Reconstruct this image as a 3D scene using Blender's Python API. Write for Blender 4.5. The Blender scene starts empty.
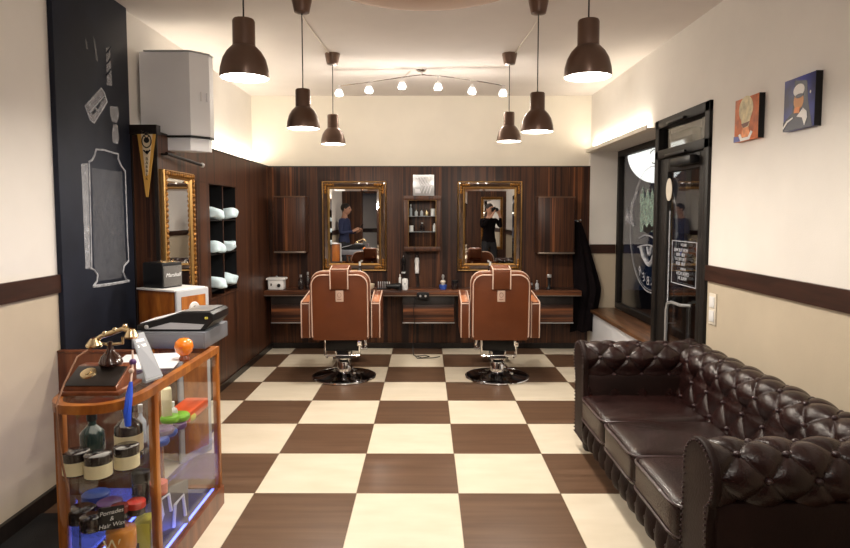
import bpy, bmesh, math, random
from mathutils import Vector, Matrix
random.seed(4)
PI = math.pi
sc = bpy.context.scene
COL = sc.collection

# ------------------------------------------------------------------ camera
F, PITCH, YAW, EYE, CX, CY = 609.0, 0.068, -0.0028, 1.495, 425.0, 257.0
cam_d = bpy.data.cameras.new('camera')
cam = bpy.data.objects.new('camera', cam_d); COL.objects.link(cam)
cam.location = (0, 0, EYE)
cam.rotation_euler = (PI/2 - PITCH, 0, -YAW)
cam_d.sensor_fit = 'HORIZONTAL'; cam_d.sensor_width = 36; cam_d.lens = 36*F/850
cam_d.shift_y = -(274-CY)/850; cam_d.clip_start = 0.05
sc.camera = cam

# ------------------------------------------------------------------ view / world
sc.view_settings.view_transform = 'Standard'; sc.view_settings.look = 'None'
sc.view_settings.gamma = 1; sc.view_settings.use_curve_mapping = False
sc.view_settings.exposure = 0.0
w = bpy.data.worlds.new('night'); sc.world = w; w.use_nodes = True
w.node_tree.nodes['Background'].inputs[0].default_value = (0.02, 0.03, 0.06, 1)
w.node_tree.nodes['Background'].inputs[1].default_value = 0.5
PENDANT_W, NEAR_FILL_W, SPOT_W, COVE_W, GLOBE_FILL_W = 15.5, 3.0, 5.5, 14.0, 21.0
WARM = (1.0, 0.91, 0.79)

def lamp(name, kind, loc, watts, color=WARM, rot=(0, 0, 0), **kw):
    d = bpy.data.lights.new(name, kind); d.energy = watts; d.color = color
    for k, v in kw.items(): setattr(d, k, v)
    o = bpy.data.objects.new(name, d); COL.objects.link(o); o.location = loc; o.rotation_euler = rot
    return o
# light strips lying on the ledges of the room (their housings are built with the walls)
lamp('cove_light', 'AREA', (-1.90, 5.5, 2.075), COVE_W, (1, .9, .72), (PI, 0, 0), shape='RECTANGLE', size=.05, size_y=2.6)
lamp('ledge_light', 'AREA', (1.80, 5.9, 2.235), COVE_W*.45, (1, .9, .72), (PI, 0, 0), shape='RECTANGLE', size=.04, size_y=1.7)

# ------------------------------------------------------------------ projection helper (pixel of the photo -> point of a known plane)
def ray(px, py):
    a = (px-CX)/F; b = -(py-CY)/F
    x, y, z = a, math.cos(PITCH)+b*math.sin(PITCH), -math.sin(PITCH)+b*math.cos(PITCH)
    return x*math.cos(YAW)+y*math.sin(YAW), -x*math.sin(YAW)+y*math.cos(YAW), z
def on(px, py, X=None, Y=None, Z=None):
    r = ray(px, py)
    t = X/r[0] if X is not None else (Y/r[1] if Y is not None else (Z-EYE)/r[2])
    return Vector((r[0]*t, r[1]*t, EYE+r[2]*t))

# ------------------------------------------------------------------ materials
MATS = {}
def mat(name, col=(.8, .8, .8), rough=.5, metal=0.0, coat=0.0, emit=None, es=0.0, alpha=1.0, bump=0.0, bscale=60, vary=0.0, vscale=3, spec=.5):
    if name in MATS: return MATS[name]
    m = bpy.data.materials.new(name); m.use_nodes = True
    n = m.node_tree.nodes; l = m.node_tree.links; b = n['Principled BSDF']
    b.inputs['Base Color'].default_value = (*col, 1); b.inputs['Roughness'].default_value = rough
    b.inputs['Metallic'].default_value = metal; b.inputs['Coat Weight'].default_value = coat
    b.inputs['Specular IOR Level'].default_value = spec
    b.inputs['Alpha'].default_value = alpha
    if emit: b.inputs['Emission Color'].default_value = (*emit, 1); b.inputs['Emission Strength'].default_value = es
    tc = n.new('ShaderNodeTexCoord')
    nz = n.new('ShaderNodeTexNoise'); nz.inputs['Scale'].default_value = vscale; nz.inputs['Detail'].default_value = 4
    l.new(tc.outputs['Object'], nz.inputs['Vector'])
    rp = n.new('ShaderNodeValToRGB'); k = max(vary, .03)
    rp.color_ramp.elements[0].color = (*[c*(1-k) for c in col], 1); rp.color_ramp.elements[0].position = .3
    rp.color_ramp.elements[1].color = (*[min(1, c*(1+k)) for c in col], 1); rp.color_ramp.elements[1].position = .7
    l.new(nz.outputs['Fac'], rp.inputs['Fac']); l.new(rp.outputs['Color'], b.inputs['Base Color'])
    if bump:
        n2 = n.new('ShaderNodeTexNoise'); n2.inputs['Scale'].default_value = bscale; n2.inputs['Detail'].default_value = 3
        l.new(tc.outputs['Object'], n2.inputs['Vector'])
        bp = n.new('ShaderNodeBump'); bp.inputs['Strength'].default_value = bump; bp.inputs['Distance'].default_value = .01
        l.new(n2.outputs['Fac'], bp.inputs['Height']); l.new(bp.outputs['Normal'], b.inputs['Normal'])
    MATS[name] = m; return m

def wood(name, stops, scale, rough=.35, coat=.2, bumpd=.001, detail=5):
    m = bpy.data.materials.new(name); m.use_nodes = True
    n = m.node_tree.nodes; l = m.node_tree.links; b = n['Principled BSDF']
    b.inputs['Specular IOR Level'].default_value = .35; b.inputs['Roughness'].default_value = rough; b.inputs['Coat Weight'].default_value = coat; b.inputs['Coat Roughness'].default_value = .15
    tc = n.new('ShaderNodeTexCoord'); mp = n.new('ShaderNodeMapping'); mp.inputs['Scale'].default_value = scale
    l.new(tc.outputs['Object'], mp.inputs['Vector'])
    nz = n.new('ShaderNodeTexNoise'); nz.inputs['Scale'].default_value = 1; nz.inputs['Detail'].default_value = detail; nz.inputs['Roughness'].default_value = .62
    nz.inputs['Distortion'].default_value = .25
    l.new(mp.outputs[0], nz.inputs['Vector'])
    rp = n.new('ShaderNodeValToRGB'); els = rp.color_ramp.elements
    for i, (p, c) in enumerate(stops):
        e = els[i] if i < 2 else els.new(p)
        e.position = p; e.color = (*c, 1)
    l.new(nz.outputs['Fac'], rp.inputs['Fac']); l.new(rp.outputs['Color'], b.inputs['Base Color'])
    bp = n.new('ShaderNodeBump'); bp.inputs['Strength'].default_value = .3; bp.inputs['Distance'].default_value = bumpd
    l.new(nz.outputs['Fac'], bp.inputs['Height']); l.new(bp.outputs['Normal'], b.inputs['Normal'])
    MATS[name] = m; return m

EB = [(.30, (.010, .005, .004)), (.70, (.24, .088, .034)), (.43, (.026, .011, .008)), (.51, (.088, .033, .015)), (.57, (.034, .014, .009)), (.63, (.135, .050, .021))]
M_ebony = wood('ebony_vertical', EB, (15, 26, .22), .38, .0)
M_ebony_h = wood('ebony_horizontal', [(.3, (.012, .007, .006)), (.72, (.24, .085, .032)), (.45, (.04, .016, .010)), (.55, (.12, .044, .02))], (.6, 9, 28), .38, .0)
M_orange_wood = wood('orange_wood', [(.3, (.16, .040, .006)), (.7, (.52, .19, .030)), (.5, (.31, .095, .015))], (12, 12, 3), .3, .15)
M_red_wood = wood('red_wood', [(.3, (.10, .025, .010)), (.7, (.24, .075, .028))], (14, 14, 2), .35, .3)
M_stripe = wood('stripe_wood', [(.3, (.022, .010, .007)), (.7, (.055, .022, .014))], (3, 3, 30), .4, .1)
M_sill = wood('sill_wood', [(.3, (.05, .022, .010)), (.7, (.22, .10, .045))], (30, 2, 20), .35, .3)
M_black_wood = wood('black_wood', [(.3, (.008, .006, .005)), (.7, (.020, .014, .012))], (20, 20, 2), .4, .1)

M_cream = mat('cream_paint', (.80, .745, .65), .75, bump=.08, bscale=140)
M_white_wall = mat('white_wall_paint', (.80, .765, .72), .75, bump=.08, bscale=140)
M_beige = mat('beige_paint', (.52, .44, .33), .7, bump=.08, bscale=140, vary=.05)
M_ceil = mat('ceiling_paint', (.72, .665, .635), .85, bump=.05)
M_chalkboard = mat('chalkboard_paint', (.011, .014, .026), .6, spec=.25, vary=.35, vscale=2.5)
M_white = mat('white_plastic', (.78, .78, .78), .35)
M_enamel = mat('white_enamel', (.88, .90, .95), .3, coat=.3)
M_greyplastic = mat('grey_plastic', (.42, .43, .46), .4)
M_steelgrey = mat('grey_steel', (.20, .21, .24), .45, metal=.3)
M_black = mat('black_plastic', (.008, .008, .009), .38, spec=.3)
M_black_gloss = mat('black_gloss', (.008, .008, .009), .12, coat=.5)
M_black_frame = mat('black_frame', (.010, .008, .007), .5, spec=.3)
M_chrome = mat('chrome', (.85, .85, .86), .08, metal=1)
M_darkchrome = mat('dark_chrome', (.10, .10, .11), .10, metal=1)
M_gold = mat('antique_gold', (.26, .115, .022), .38, metal=.75, bump=.9, bscale=70, vary=.5, vscale=30)
M_goldline = mat('gold_edge', (.55, .33, .12), .3, metal=.9)
M_brass = mat('brass', (.75, .60, .36), .25, metal=1)
M_tan = mat('tan_leather', (.125, .032, .008), .45, coat=.05, spec=.3, bump=.25, bscale=180, vary=.15)
M_piping = mat('cream_piping', (.62, .44, .35), .5)
M_sofa = mat('oxblood_leather', (.017, .0062, .0055), .27, coat=.04, spec=.36, bump=.18, bscale=120, vary=.35, vscale=7)
M_sofa_flat = mat('oxblood_leather_matt', (.014, .006, .005), .5, bump=.18, bscale=120, vary=.3, spec=.16)
M_sofa_pipe = mat('oxblood_piping', (.028, .011, .013), .35, coat=.1)
M_bronze = mat('bronze_shade', (.17, .108, .082), .34, metal=.7, coat=.15)
M_shade_in = mat('shade_lining', (.85, .83, .78), .5)
M_bulb = mat('lit_diffuser', (1, 1, 1), .5, emit=(1, .95, .86), es=9)
M_spotbulb = mat('lit_spot', (1, 1, 1), .5, emit=(1, .95, .88), es=12)
M_cove = mat('lit_cove_strip', (1, 1, 1), .5, emit=(1, .93, .80), es=6)
M_blueled = mat('lit_blue_strip', (.2, .2, 1), .5, emit=(.10, .16, 1.0), es=4)
M_sign = mat('lit_sign_disc', (1, 1, 1), .5, emit=(1, .98, .95), es=2.5)
M_cloth_blue = mat('pale_blue_towel', (.62, .78, .86), .95, bump=.05, bscale=60, vary=.06, vscale=25)
M_cape = mat('black_cloth', (.006, .004, .005), .95, bump=.3, spec=.1)
M_paper = mat('paper', (.80, .80, .84), .7)
M_cream_label = mat('cream_label', (.74, .66, .43), .6)
M_dark_jar = mat('dark_jar', (.020, .014, .014), .15, coat=.5)
M_clear = mat('clear_bottle', (.62, .66, .70), .08, alpha=.5)
M_red = mat('red_tin', (.55, .045, .03), .3)
M_green = mat('lime_plastic', (.22, .55, .04), .35)
M_purple = mat('purple_tin', (.10, .04, .16), .35)
M_blue = mat('blue_plastic', (.03, .08, .36), .35)
M_brightblue = mat('bright_blue_fringe', (.02, .10, .75), .4)
M_orange = mat('orange_glaze', (.85, .22, .01), .25, coat=.6)
M_yellow = mat('yellow_card', (.52, .47, .06), .5)
M_amp_grille = mat('speckled_grille', (.17, .16, .15), .8, bump=1, bscale=400, vary=.6, vscale=260)
M_silver = mat('brushed_silver', (.55, .56, .58), .3, metal=.7)
M_skin = mat('skin', (.50, .27, .18), .55)
M_hair = mat('dark_hair', (.015, .010, .008), .6)
M_shirt = mat('navy_shirt', (.02, .03, .09), .8)
M_trouser = mat('dark_trousers', (.012, .013, .018), .85)
M_switch = mat('ivory_switch', (.72, .66, .56), .4)

def chalk(name, dens):
    m = bpy.data.materials.new(name); m.use_nodes = True
    n = m.node_tree.nodes; l = m.node_tree.links; b = n['Principled BSDF']
    b.inputs['Base Color'].default_value = (.72, .74, .80, 1); b.inputs['Roughness'].default_value = .9
    tc = n.new('ShaderNodeTexCoord'); nz = n.new('ShaderNodeTexNoise'); nz.inputs['Scale'].default_value = 26; nz.inputs['Detail'].default_value = 5
    l.new(tc.outputs['Object'], nz.inputs['Vector'])
    mr = n.new('ShaderNodeMapRange'); mr.inputs[1].default_value = .3; mr.inputs[2].default_value = .72
    mr.inputs[3].default_value = dens*.45; mr.inputs[4].default_value = dens
    l.new(nz.outputs['Fac'], mr.inputs[0]); l.new(mr.outputs[0], b.inputs['Alpha'])
    return m
M_chalk = chalk('chalk_line', .75); M_chalk_soft = chalk('chalk_shading', .34); M_smudge = chalk('chalk_smudge', .07)
M_decal = chalk('white_window_film', .62); M_decal_reflection = chalk('pale_film_and_reflection', .34)  # the soft film also serves the painted reflection on the door
M_decal_green = chalk('pale_green_film', .55)
M_decal_green.node_tree.nodes['Principled BSDF'].inputs['Base Color'].default_value = (.42, .58, .50, 1)

def glass(name, tint=(1, 1, 1), refl=.10):
    m = bpy.data.materials.new(name); m.use_nodes = True
    n = m.node_tree.nodes; l = m.node_tree.links
    for x in list(n): n.remove(x)
    o = n.new('ShaderNodeOutputMaterial'); t = n.new('ShaderNodeBsdfTransparent'); g = n.new('ShaderNodeBsdfGlossy')
    t.inputs[0].default_value = (*tint, 1); g.inputs['Roughness'].default_value = .02
    fr = n.new('ShaderNodeFresnel'); ge = n.new('ShaderNodeNewGeometry'); io = n.new('ShaderNodeMapRange')
    io.inputs[3].default_value = 1.45; io.inputs[4].default_value = 1/1.45
    l.new(ge.outputs['Backfacing'], io.inputs[0]); l.new(io.outputs[0], fr.inputs[0])
    mu = n.new('ShaderNodeMath'); mu.operation = 'MULTIPLY_ADD'; mu.inputs[1].default_value = .6; mu.inputs[2].default_value = refl
    mx = n.new('ShaderNodeMixShader'); l.new(fr.outputs[0], mu.inputs[0]); l.new(mu.outputs[0], mx.inputs[0])
    l.new(t.outputs[0], mx.inputs[1]); l.new(g.outputs[0], mx.inputs[2]); l.new(mx.outputs[0], o.inputs[0])
    return m
M_glass = glass('case_glass', (.97, .98, .98), .0)
M_winglass = glass('window_glass', (.85, .87, .87), .17)
m = bpy.data.materials.new('mirror_silver'); m.use_nodes = True
b_ = m.node_tree.nodes['Principled BSDF']; b_.inputs['Metallic'].default_value = 1; b_.inputs['Roughness'].default_value = .01; b_.inputs['Base Color'].default_value = (.86, .86, .86, 1)
M_mirror = m

T, GX, GY = .55, .1714, 6.49
def floor_material():
    m = bpy.data.materials.new('checker_tiles'); m.use_nodes = True
    n = m.node_tree.nodes; l = m.node_tree.links; b = n['Principled BSDF']
    tc = n.new('ShaderNodeTexCoord'); mp = n.new('ShaderNodeMapping')
    mp.inputs['Location'].default_value = (-GX/T, -GY/T, .5); mp.inputs['Scale'].default_value = (1/T, 1/T, 0)
    l.new(tc.outputs['Object'], mp.inputs['Vector'])
    ck = n.new('ShaderNodeTexChecker'); ck.inputs['Scale'].default_value = 1
    l.new(mp.outputs[0], ck.inputs['Vector'])
    def grain(scale, c0, c1):
        q = n.new('ShaderNodeMapping'); q.inputs['Scale'].default_value = scale; l.new(tc.outputs['Object'], q.inputs['Vector'])
        z = n.new('ShaderNodeTexNoise'); z.inputs['Scale'].default_value = 1; z.inputs['Detail'].default_value = 5; l.new(q.outputs[0], z.inputs['Vector'])
        r = n.new('ShaderNodeValToRGB'); r.color_ramp.elements[0].position = .3; r.color_ramp.elements[1].position = .7
        r.color_ramp.elements[0].color = (*c0, 1); r.color_ramp.elements[1].color = (*c1, 1); l.new(z.outputs['Fac'], r.inputs['Fac']); return r
    dk = grain((1.5, 22, 1), (.090, .048, .027), (.150, .086, .052))
    lt = grain((3, 9, 1), (.66, .58, .45), (.74, .66, .53))
    mx = n.new('ShaderNodeMix'); mx.data_type = 'RGBA'
    l.new(ck.outputs['Fac'], mx.inputs[0]); l.new(lt.outputs[0], mx.inputs[6]); l.new(dk.outputs[0], mx.inputs[7])
    # thin joints
    br = n.new('ShaderNodeTexBrick'); br.offset = 0; br.inputs['Scale'].default_value = 1
    br.inputs['Brick Width'].default_value = 1; br.inputs['Row Height'].default_value = 1; br.inputs['Mortar Size'].default_value = .006
    br.inputs['Color1'].default_value = (1, 1, 1, 1); br.inputs['Color2'].default_value = (1, 1, 1, 1); br.inputs['Mortar'].default_value = (.55, .5, .45, 1)
    l.new(mp.outputs[0], br.inputs['Vector'])
    m2 = n.new('ShaderNodeMix'); m2.data_type = 'RGBA'; m2.blend_type = 'MULTIPLY'; m2.inputs[0].default_value = 1
    l.new(mx.outputs[2], m2.inputs[6]); l.new(br.outputs['Color'], m2.inputs[7])
    l.new(m2.outputs[2], b.inputs['Base Color'])
    b.inputs['Roughness'].default_value = .3; b.inputs['Specular IOR Level'].default_value = .4
    return m

# ------------------------------------------------------------------ mesh helpers
class MB:
    def __init__(s): s.bm = bmesh.new()
    def _new(s, verts, M=None, smooth=False):
        if M is not None: bmesh.ops.transform(s.bm, matrix=M, verts=verts)
    def box(s, lo, hi, bev=0.0, seg=2, M=None):
        lo = Vector(lo); hi = Vector(hi)
        r = bmesh.ops.create_cube(s.bm, size=1); v = r['verts']; sz = hi-lo; c = (hi+lo)/2
        for p in v: p.co = Vector((p.co.x*sz.x+c.x, p.co.y*sz.y+c.y, p.co.z*sz.z+c.z))
        if bev > 0:
            es = list({e for p in v for e in p.link_edges})
            r = bmesh.ops.bevel(s.bm, geom=es, offset=min(bev, .49*min(abs(q) for q in sz)), segments=seg, profile=.5, affect='EDGES')
            vs = {p for f in r['faces'] for p in f.verts} | {p for p in v if p.is_valid}
        else: vs = set(v)
        if M is not None: bmesh.ops.transform(s.bm, matrix=M, verts=list(vs))
        return s
    def lathe(s, prof, c=(0, 0, 0), n=32, M=None, sx=1, sy=1):
        rings = []; c = Vector(c); nv = []
        for r, z in prof:
            if r < 1e-6: v = s.bm.verts.new(c+Vector((0, 0, z))); rings.append([v]); nv.append(v)
            else:
                ring = [s.bm.verts.new(c+Vector((r*sx*math.cos(2*PI*i/n), r*sy*math.sin(2*PI*i/n), z))) for i in range(n)]
                rings.append(ring); nv += ring
        for a, b in zip(rings, rings[1:]):
            for i in range(n):
                j = (i+1) % n
                if len(a) == 1 and len(b) == 1: continue
                if len(a) == 1: f = (a[0], b[j], b[i])
                elif len(b) == 1: f = (a[i], a[j], b[0])
                else: f = (a[i], a[j], b[j], b[i])
                try: s.bm.faces.new(f)
                except ValueError: pass
        if M is not None: bmesh.ops.transform(s.bm, matrix=M, verts=nv)
        return s
    def tube(s, pts, r, n=10, closed=False, cap=True):
        pts = [Vector(p) for p in pts]; N = len(pts); rings = []
        R = r if isinstance(r, (list, tuple)) else [r]*N
        up = None
        for i, p in enumerate(pts):
            a = pts[(i-1) % N] if (closed or i) else p; b = pts[(i+1) % N] if (closed or i < N-1) else p
            t = (b-a).normalized()
            if up is None:
                up = Vector((0, 0, 1)) if abs(t.z) < .9 else Vector((1, 0, 0))
            u = up-t*up.dot(t)
            u = u.normalized() if u.length > 1e-6 else t.orthogonal().normalized()
            up = u; v = t.cross(u)
            rings.append([s.bm.verts.new(p+(u*math.cos(2*PI*k/n)+v*math.sin(2*PI*k/n))*R[i]) for k in range(n)])
        rr = range(N if closed else N-1)
        for i in rr:
            a, b = rings[i], rings[(i+1) % N]
            for k in range(n):
                j = (k+1) % n; s.bm.faces.new((a[k], a[j], b[j], b[k]))
        if cap and not closed:
            s.bm.faces.new(rings[0][::-1]); s.bm.faces.new(rings[-1])
        return s
    def cyl(s, a, b, r, r2=None, n=20):
        return s.tube([a, b], [r, r if r2 is None else r2], n)
    def sphere(s, c, r, sx=1, sy=1, sz=1, u=16, v=10, M=None):
        q = bmesh.ops.create_uvsphere(s.bm, u_segments=u, v_segments=v, radius=r)['verts']
        for p in q: p.co = Vector((p.co.x*sx+c[0], p.co.y*sy+c[1], p.co.z*sz+c[2]))
        if M is not None: bmesh.ops.transform(s.bm, matrix=M, verts=q)
        return s
    def prism(s, poly, d, bev=0):
        """poly: 3-D points of a planar outline; d: extrusion vector"""
        d = Vector(d); a = [s.bm.verts.new(Vector(p)) for p in poly]; b = [s.bm.verts.new(Vector(p)+d) for p in poly]
        n = len(a); f1 = s.bm.faces.new(a[::-1]); f2 = s.bm.faces.new(b)
        for i in range(n):
            j = (i+1) % n; s.bm.faces.new((a[i], a[j], b[j], b[i]))
        if bev:
            es = list(f1.edges)+list(f2.edges)
            bmesh.ops.bevel(s.bm, geom=es, offset=bev, segments=3, profile=.5, affect='EDGES')
        return s
    def grid(s, fn, nu, nv, closed_u=False, closed_v=False):
        g = [[s.bm.verts.new(Vector(fn(i/(nu if closed_u else nu-1), j/(nv if closed_v else nv-1)))) for j in range(nv)] for i in range(nu)]
        for i in range(nu if closed_u else nu-1):
            for j in range(nv if closed_v else nv-1):
                a, b = g[i], g[(i+1) % nu]; k = (j+1) % nv
                s.bm.faces.new((a[j], b[j], b[k], a[k]))
        return s
    def build(s, name, m, parent=None, angle=38, fix=True):
        if fix: bmesh.ops.recalc_face_normals(s.bm, faces=s.bm.faces)
        for f in s.bm.faces: f.smooth = True
        for e in s.bm.edges:
            if len(e.link_faces) == 2 and e.calc_face_angle(0) > math.radians(angle): e.smooth = False
        me = bpy.data.meshes.new(name); s.bm.to_mesh(me); s.bm.free()
        o = bpy.data.objects.new(name, me); COL.objects.link(o); me.materials.append(m)
        if parent is not None: o.parent = parent
        return o

def rz(a, c=(0, 0, 0)):
    c = Vector(c); return Matrix.Translation(c) @ Matrix.Rotation(a, 4, 'Z') @ Matrix.Translation(-c)
def rx(a, c): c = Vector(c); return Matrix.Translation(c) @ Matrix.Rotation(a, 4, 'X') @ Matrix.Translation(-c)
def ry(a, c): c = Vector(c); return Matrix.Translation(c) @ Matrix.Rotation(a, 4, 'Y') @ Matrix.Translation(-c)
def tag(o, label=None, cat=None, group=None, kind=None):
    if label: o['label'] = label
    if cat: o['category'] = cat
    if group: o['group'] = group
    if kind: o['kind'] = kind
    return o
def thing(name, label, cat, loc=(0, 0, 0), rot=0, group=None):
    o = bpy.data.objects.new(name, None); COL.objects.link(o); o.location = loc; o.rotation_euler = (0, 0, rot)
    o.empty_display_size = .1
    return tag(o, label, cat, group)
def struct(name, mb, m, parent=None): return tag(mb.build(name, m, parent), kind='structure')
def copy_tree(o, parent=None):
    c = o.copy(); COL.objects.link(c)
    if parent is not None: c.parent = parent
    for ch in list(o.children): copy_tree(ch, c)
    return c
def text_mesh(name, txt, size, M, m, parent, extrude=.0008, shear=0, align='CENTER'):
    cu = bpy.data.curves.new('t', 'FONT'); cu.body = txt; cu.size = size; cu.extrude = extrude; cu.shear = shear
    cu.align_x = align; cu.align_y = 'CENTER'
    to = bpy.data.objects.new('t', cu); COL.objects.link(to)
    dg = bpy.context.evaluated_depsgraph_get(); dg.update()
    me = bpy.data.meshes.new_from_object(to.evaluated_get(dg)); bpy.data.objects.remove(to)
    me.transform(M); me.materials.clear(); me.materials.append(m); me.name = name
    o = bpy.data.objects.new(name, me); COL.objects.link(o); o.parent = parent
    return o

# ================================================================== ROOM
XL, XR, YB, ZC, YF = -1.95, 1.83, 6.86, 2.82, -0.5      # wall planes
XP, YP, ZP = -1.755, 6.80, 2.03                         # faces and top of the ebony cladding
WX = 2.11                                               # window plane
S = struct
S('floor', MB().box((XL-.1, YF-.1, -.05), (WX, YB+.1, 0)), floor_material())
S('ceiling', MB().box((XL-.1, YF-.1, ZC), (WX+.2, YB+.1, ZC+.1)), M_ceil)
def wallboxes(name, m, boxes, parent=None):
    b = MB()
    for lo, hi in boxes: b.box(lo, hi)
    return S(name, b, m, parent)
wallboxes('wall_left', M_white_wall, [((XL-.1, YF-.1, 1.18), (XL, 4.02, ZC)), ((XL-.1, 4.0, 0), (XL, YB+.1, ZC))])
wallboxes('wall_left_lower', M_beige, [((XL-.1, YF-.1, 0), (XL, 4.0, 1.18))])
wallboxes('wall_back', M_cream, [((XL-.1, YB, 0), (WX+.1, YB+.1, ZC))])
wallboxes('wall_right', M_white_wall, [((XR, YF-.1, 1.17), (XR+.12, 3.95, ZC)), ((XR, 3.95, 2.235), (XR+.12, 4.95, ZC)), ((XR, 4.95, 2.20), (WX+.1, YB, ZC))])
wallboxes('wall_right_lower', M_beige, [((XR, YF-.1, 0), (XR+.12, 3.95, 1.17))])
wallboxes('wall_right_return', M_white_wall, [((1.812, YP-.01, 1.17), (WX, YB, 2.2))])
wallboxes('wall_right_return_lower', M_beige, [((1.812, YP-.01, 0), (WX, YB, 1.17))])
# behind the viewer: dark clad wall with an opening to a lit passage
wallboxes('wall_front', M_ebony, [((XL, YF-.1, 0), (-1.48, YF, ZC)), ((-1.08, YF-.1, 0), (XR, YF, ZC)), ((-1.48, YF-.1, 2.0), (-1.08, YF, ZC))])
wallboxes('wall_passage', M_white_wall, [((-2.1, YF-1.1, 0), (-.8, YF-1.0, 2.4))])
wallboxes('trim_passage', M_stripe, [((-2.1, YF-1.0, 1.08), (-.8, YF-.985, 1.18))])
# dado stripes
wallboxes('trim_1', M_stripe, [((XL, YF, 1.09), (XL+.018, 3.195, 1.185))])
wallboxes('trim_2', M_stripe, [((XR-.02, YF, 1.075), (XR, 3.95, 1.175))])
wallboxes('trim_3', M_stripe, [((1.812, YP-.025, 1.075), (WX-.01, YP-.01, 1.175))])
wallboxes('baseboard_left', M_black_wood, [((XL, YF, 0), (XL+.02, 3.2, .085))])
wallboxes('baseboard_right', M_black_wood, [((XR-.015, YF, 0), (XR, 3.95, .07))])
# ebony cladding, its dark end return and top ledges
wallboxes('wall_back_cladding', M_ebony, [((XP, YP, .0), (1.812, YB, ZP))])
niche = (4.93, 5.62, .82, 1.75)
wallboxes('wall_left_cladding', M_ebony, [((XL, 4.0, 0), (XP, niche[0], ZP)), ((XL, niche[1], 0), (XP, YP, ZP)),
    ((XL, niche[0], 0), (XP, niche[1], niche[2])), ((XL, niche[0], niche[3]), (XP, niche[1], ZP))])
wallboxes('trim_4', M_black_wood, [((XL, 3.985, 0), (XL+.035, 4.0, ZP+.045)), ((XP-.02, 3.985, 0), (XP+.005, 4.0, ZP+.045)), ((XL, 3.97, ZP-.01), (XP+.012, 4.03, ZP+.05))])
wallboxes('trim_5', M_black_wood, [((XP-.02, 4.0, ZP), (XP+.006, YP, ZP+.012)), ((XP, YP-.006, ZP), (1.82, YP+.03, ZP+.012))])
wallboxes('trim_6', M_black_wood, [((XP, YP-.012, 0), (1.812, YP, .06)), ((XP, 4.0, 0), (XP+.012, YP, .06))])
# cove strip on the left ledge and the thin ledge with its strip over the window recess
S('trim_7', MB().box((XL+.01, 4.2, ZP+.002), (XL+.035, YP-.05, ZP+.02), .004), M_cove)
wallboxes('trim_8', M_cream, [((XR-.07, 4.95, 2.185), (XR+.001, YP, 2.20)), ((XR-.07, 4.95, 2.20), (XR-.06, YP, 2.222))])
S('trim_9', MB().box((XR-.04, 5.0, 2.202), (XR-.02, YP-.05, 2.215), .003), M_cove)
# window recess: wooden sill on a white radiator casing
wallboxes('wall_facade', M_white_wall, [((WX, YB+.1, -.1), (WX+.1, 9.0, 4.0))])
wallboxes('wall_right_casing', M_enamel, [((XR+.005, 4.95, 0), (WX, YP-.01, .43))])
S('window_sill', MB().box((XR-.03, 4.93, .43), (WX, YP-.01, .465), .006), M_sill)

win = tag(bpy.data.objects.new('window_1', None), kind='structure'); COL.objects.link(win)
wb = MB()
for lo, hi in (((WX, 4.9, .465), (WX+.07, 6.86, .53)), ((WX, 4.9, 2.14), (WX+.07, 6.86, 2.20)), ((WX, 6.73, .53), (WX+.07, 6.86, 2.14)), ((WX, 4.9, .53), (WX+.07, 5.0, 2.14))):
    wb.box(lo, hi, .006)
tag(wb.build('window_frame', M_black_frame, win), kind='structure')
tag(MB().box((WX+.03, 4.95, .5), (WX+.036, 6.8, 2.17)).build('window_pane', M_winglass, win), kind='structure')
# film motif on the pane
def ply(px, plane, th=.0015, closed=True):
    return [on(*p, **plane) for p in px]
XF = WX+.024
fm = MB()
def ring(mb, cy, cz, r, w, a0, a1, x=XF, n=60):
    mb.grid(lambda u, v: (x, cy+(r+w*(v-.5))*math.sin(a0+(a1-a0)*u), cz+(r+w*(v-.5))*math.cos(a0+(a1-a0)*u)), n, 2)
ring(fm, 5.80, 1.36, .60, .014, 0, 2*PI); ring(fm, 5.80, 1.36, .575, .006, .3, 2*PI-.3)
fm.build('circle_decal', M_decal, win)
b = MB(); b.prism(ply([(640, 232), (640, 196), (643, 186), (645, 200), (648, 186), (650, 201), (652, 187), (655, 200), (657, 232)], dict(X=XF)), (-.001, 0, 0))
b.build('crown_decal', M_decal_green, win)
b = MB()
b.prism(ply([(625, 222), (627, 206), (629, 216), (631, 206), (633, 218), (634, 226)], dict(X=XF)), (-.001, 0, 0))
b.prism(ply([(630, 205), (637, 190), (638, 192), (632, 208)], dict(X=XF)), (-.001, 0, 0))
b.build('ray_decal', M_decal_reflection, win)
b = MB()
b.prism(ply([(643, 231), (644, 224), (647, 228), (649, 223), (652, 227), (655, 223), (655.5, 233), (652, 230), (648, 234)], dict(X=XF-.004)), (-.001, 0, 0))
b.build('moustache_decal', M_black_frame, win)
b = MB()
b.tube(ply([(638, 247), (643, 245.5), (649, 245), (656, 248)], dict(X=XF)), .008, 6)
b.tube(ply([(641, 247), (643, 256), (647, 263), (649, 265), (652, 261), (655, 253), (656, 248)], dict(X=XF)), .018, 6)
b.tube(ply([(647, 247), (648, 253), (649, 255), (650, 253), (651, 247)], dict(X=XF)), .010, 6)
b.tube(ply([(639, 238), (645, 235), (650, 236), (656, 240)], dict(X=XF)), .007, 6)
b.build('beard_decal', M_decal, win)
for i, ch in enumerate('BARBER'):
    a = PI+.62-.24*i
    cy, cz = 5.80+.50*math.sin(a), 1.36+.50*math.cos(a)
    Mt = Matrix.Translation((XF-.002, cy, cz)) @ Matrix.Rotation(PI/2, 4, 'Z') @ Matrix.Rotation(PI/2, 4, 'X') @ Matrix.Rotation((a-PI), 4, 'Z')
    tx = text_mesh('lettering', ch, .12, Mt, M_decal, win)

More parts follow.
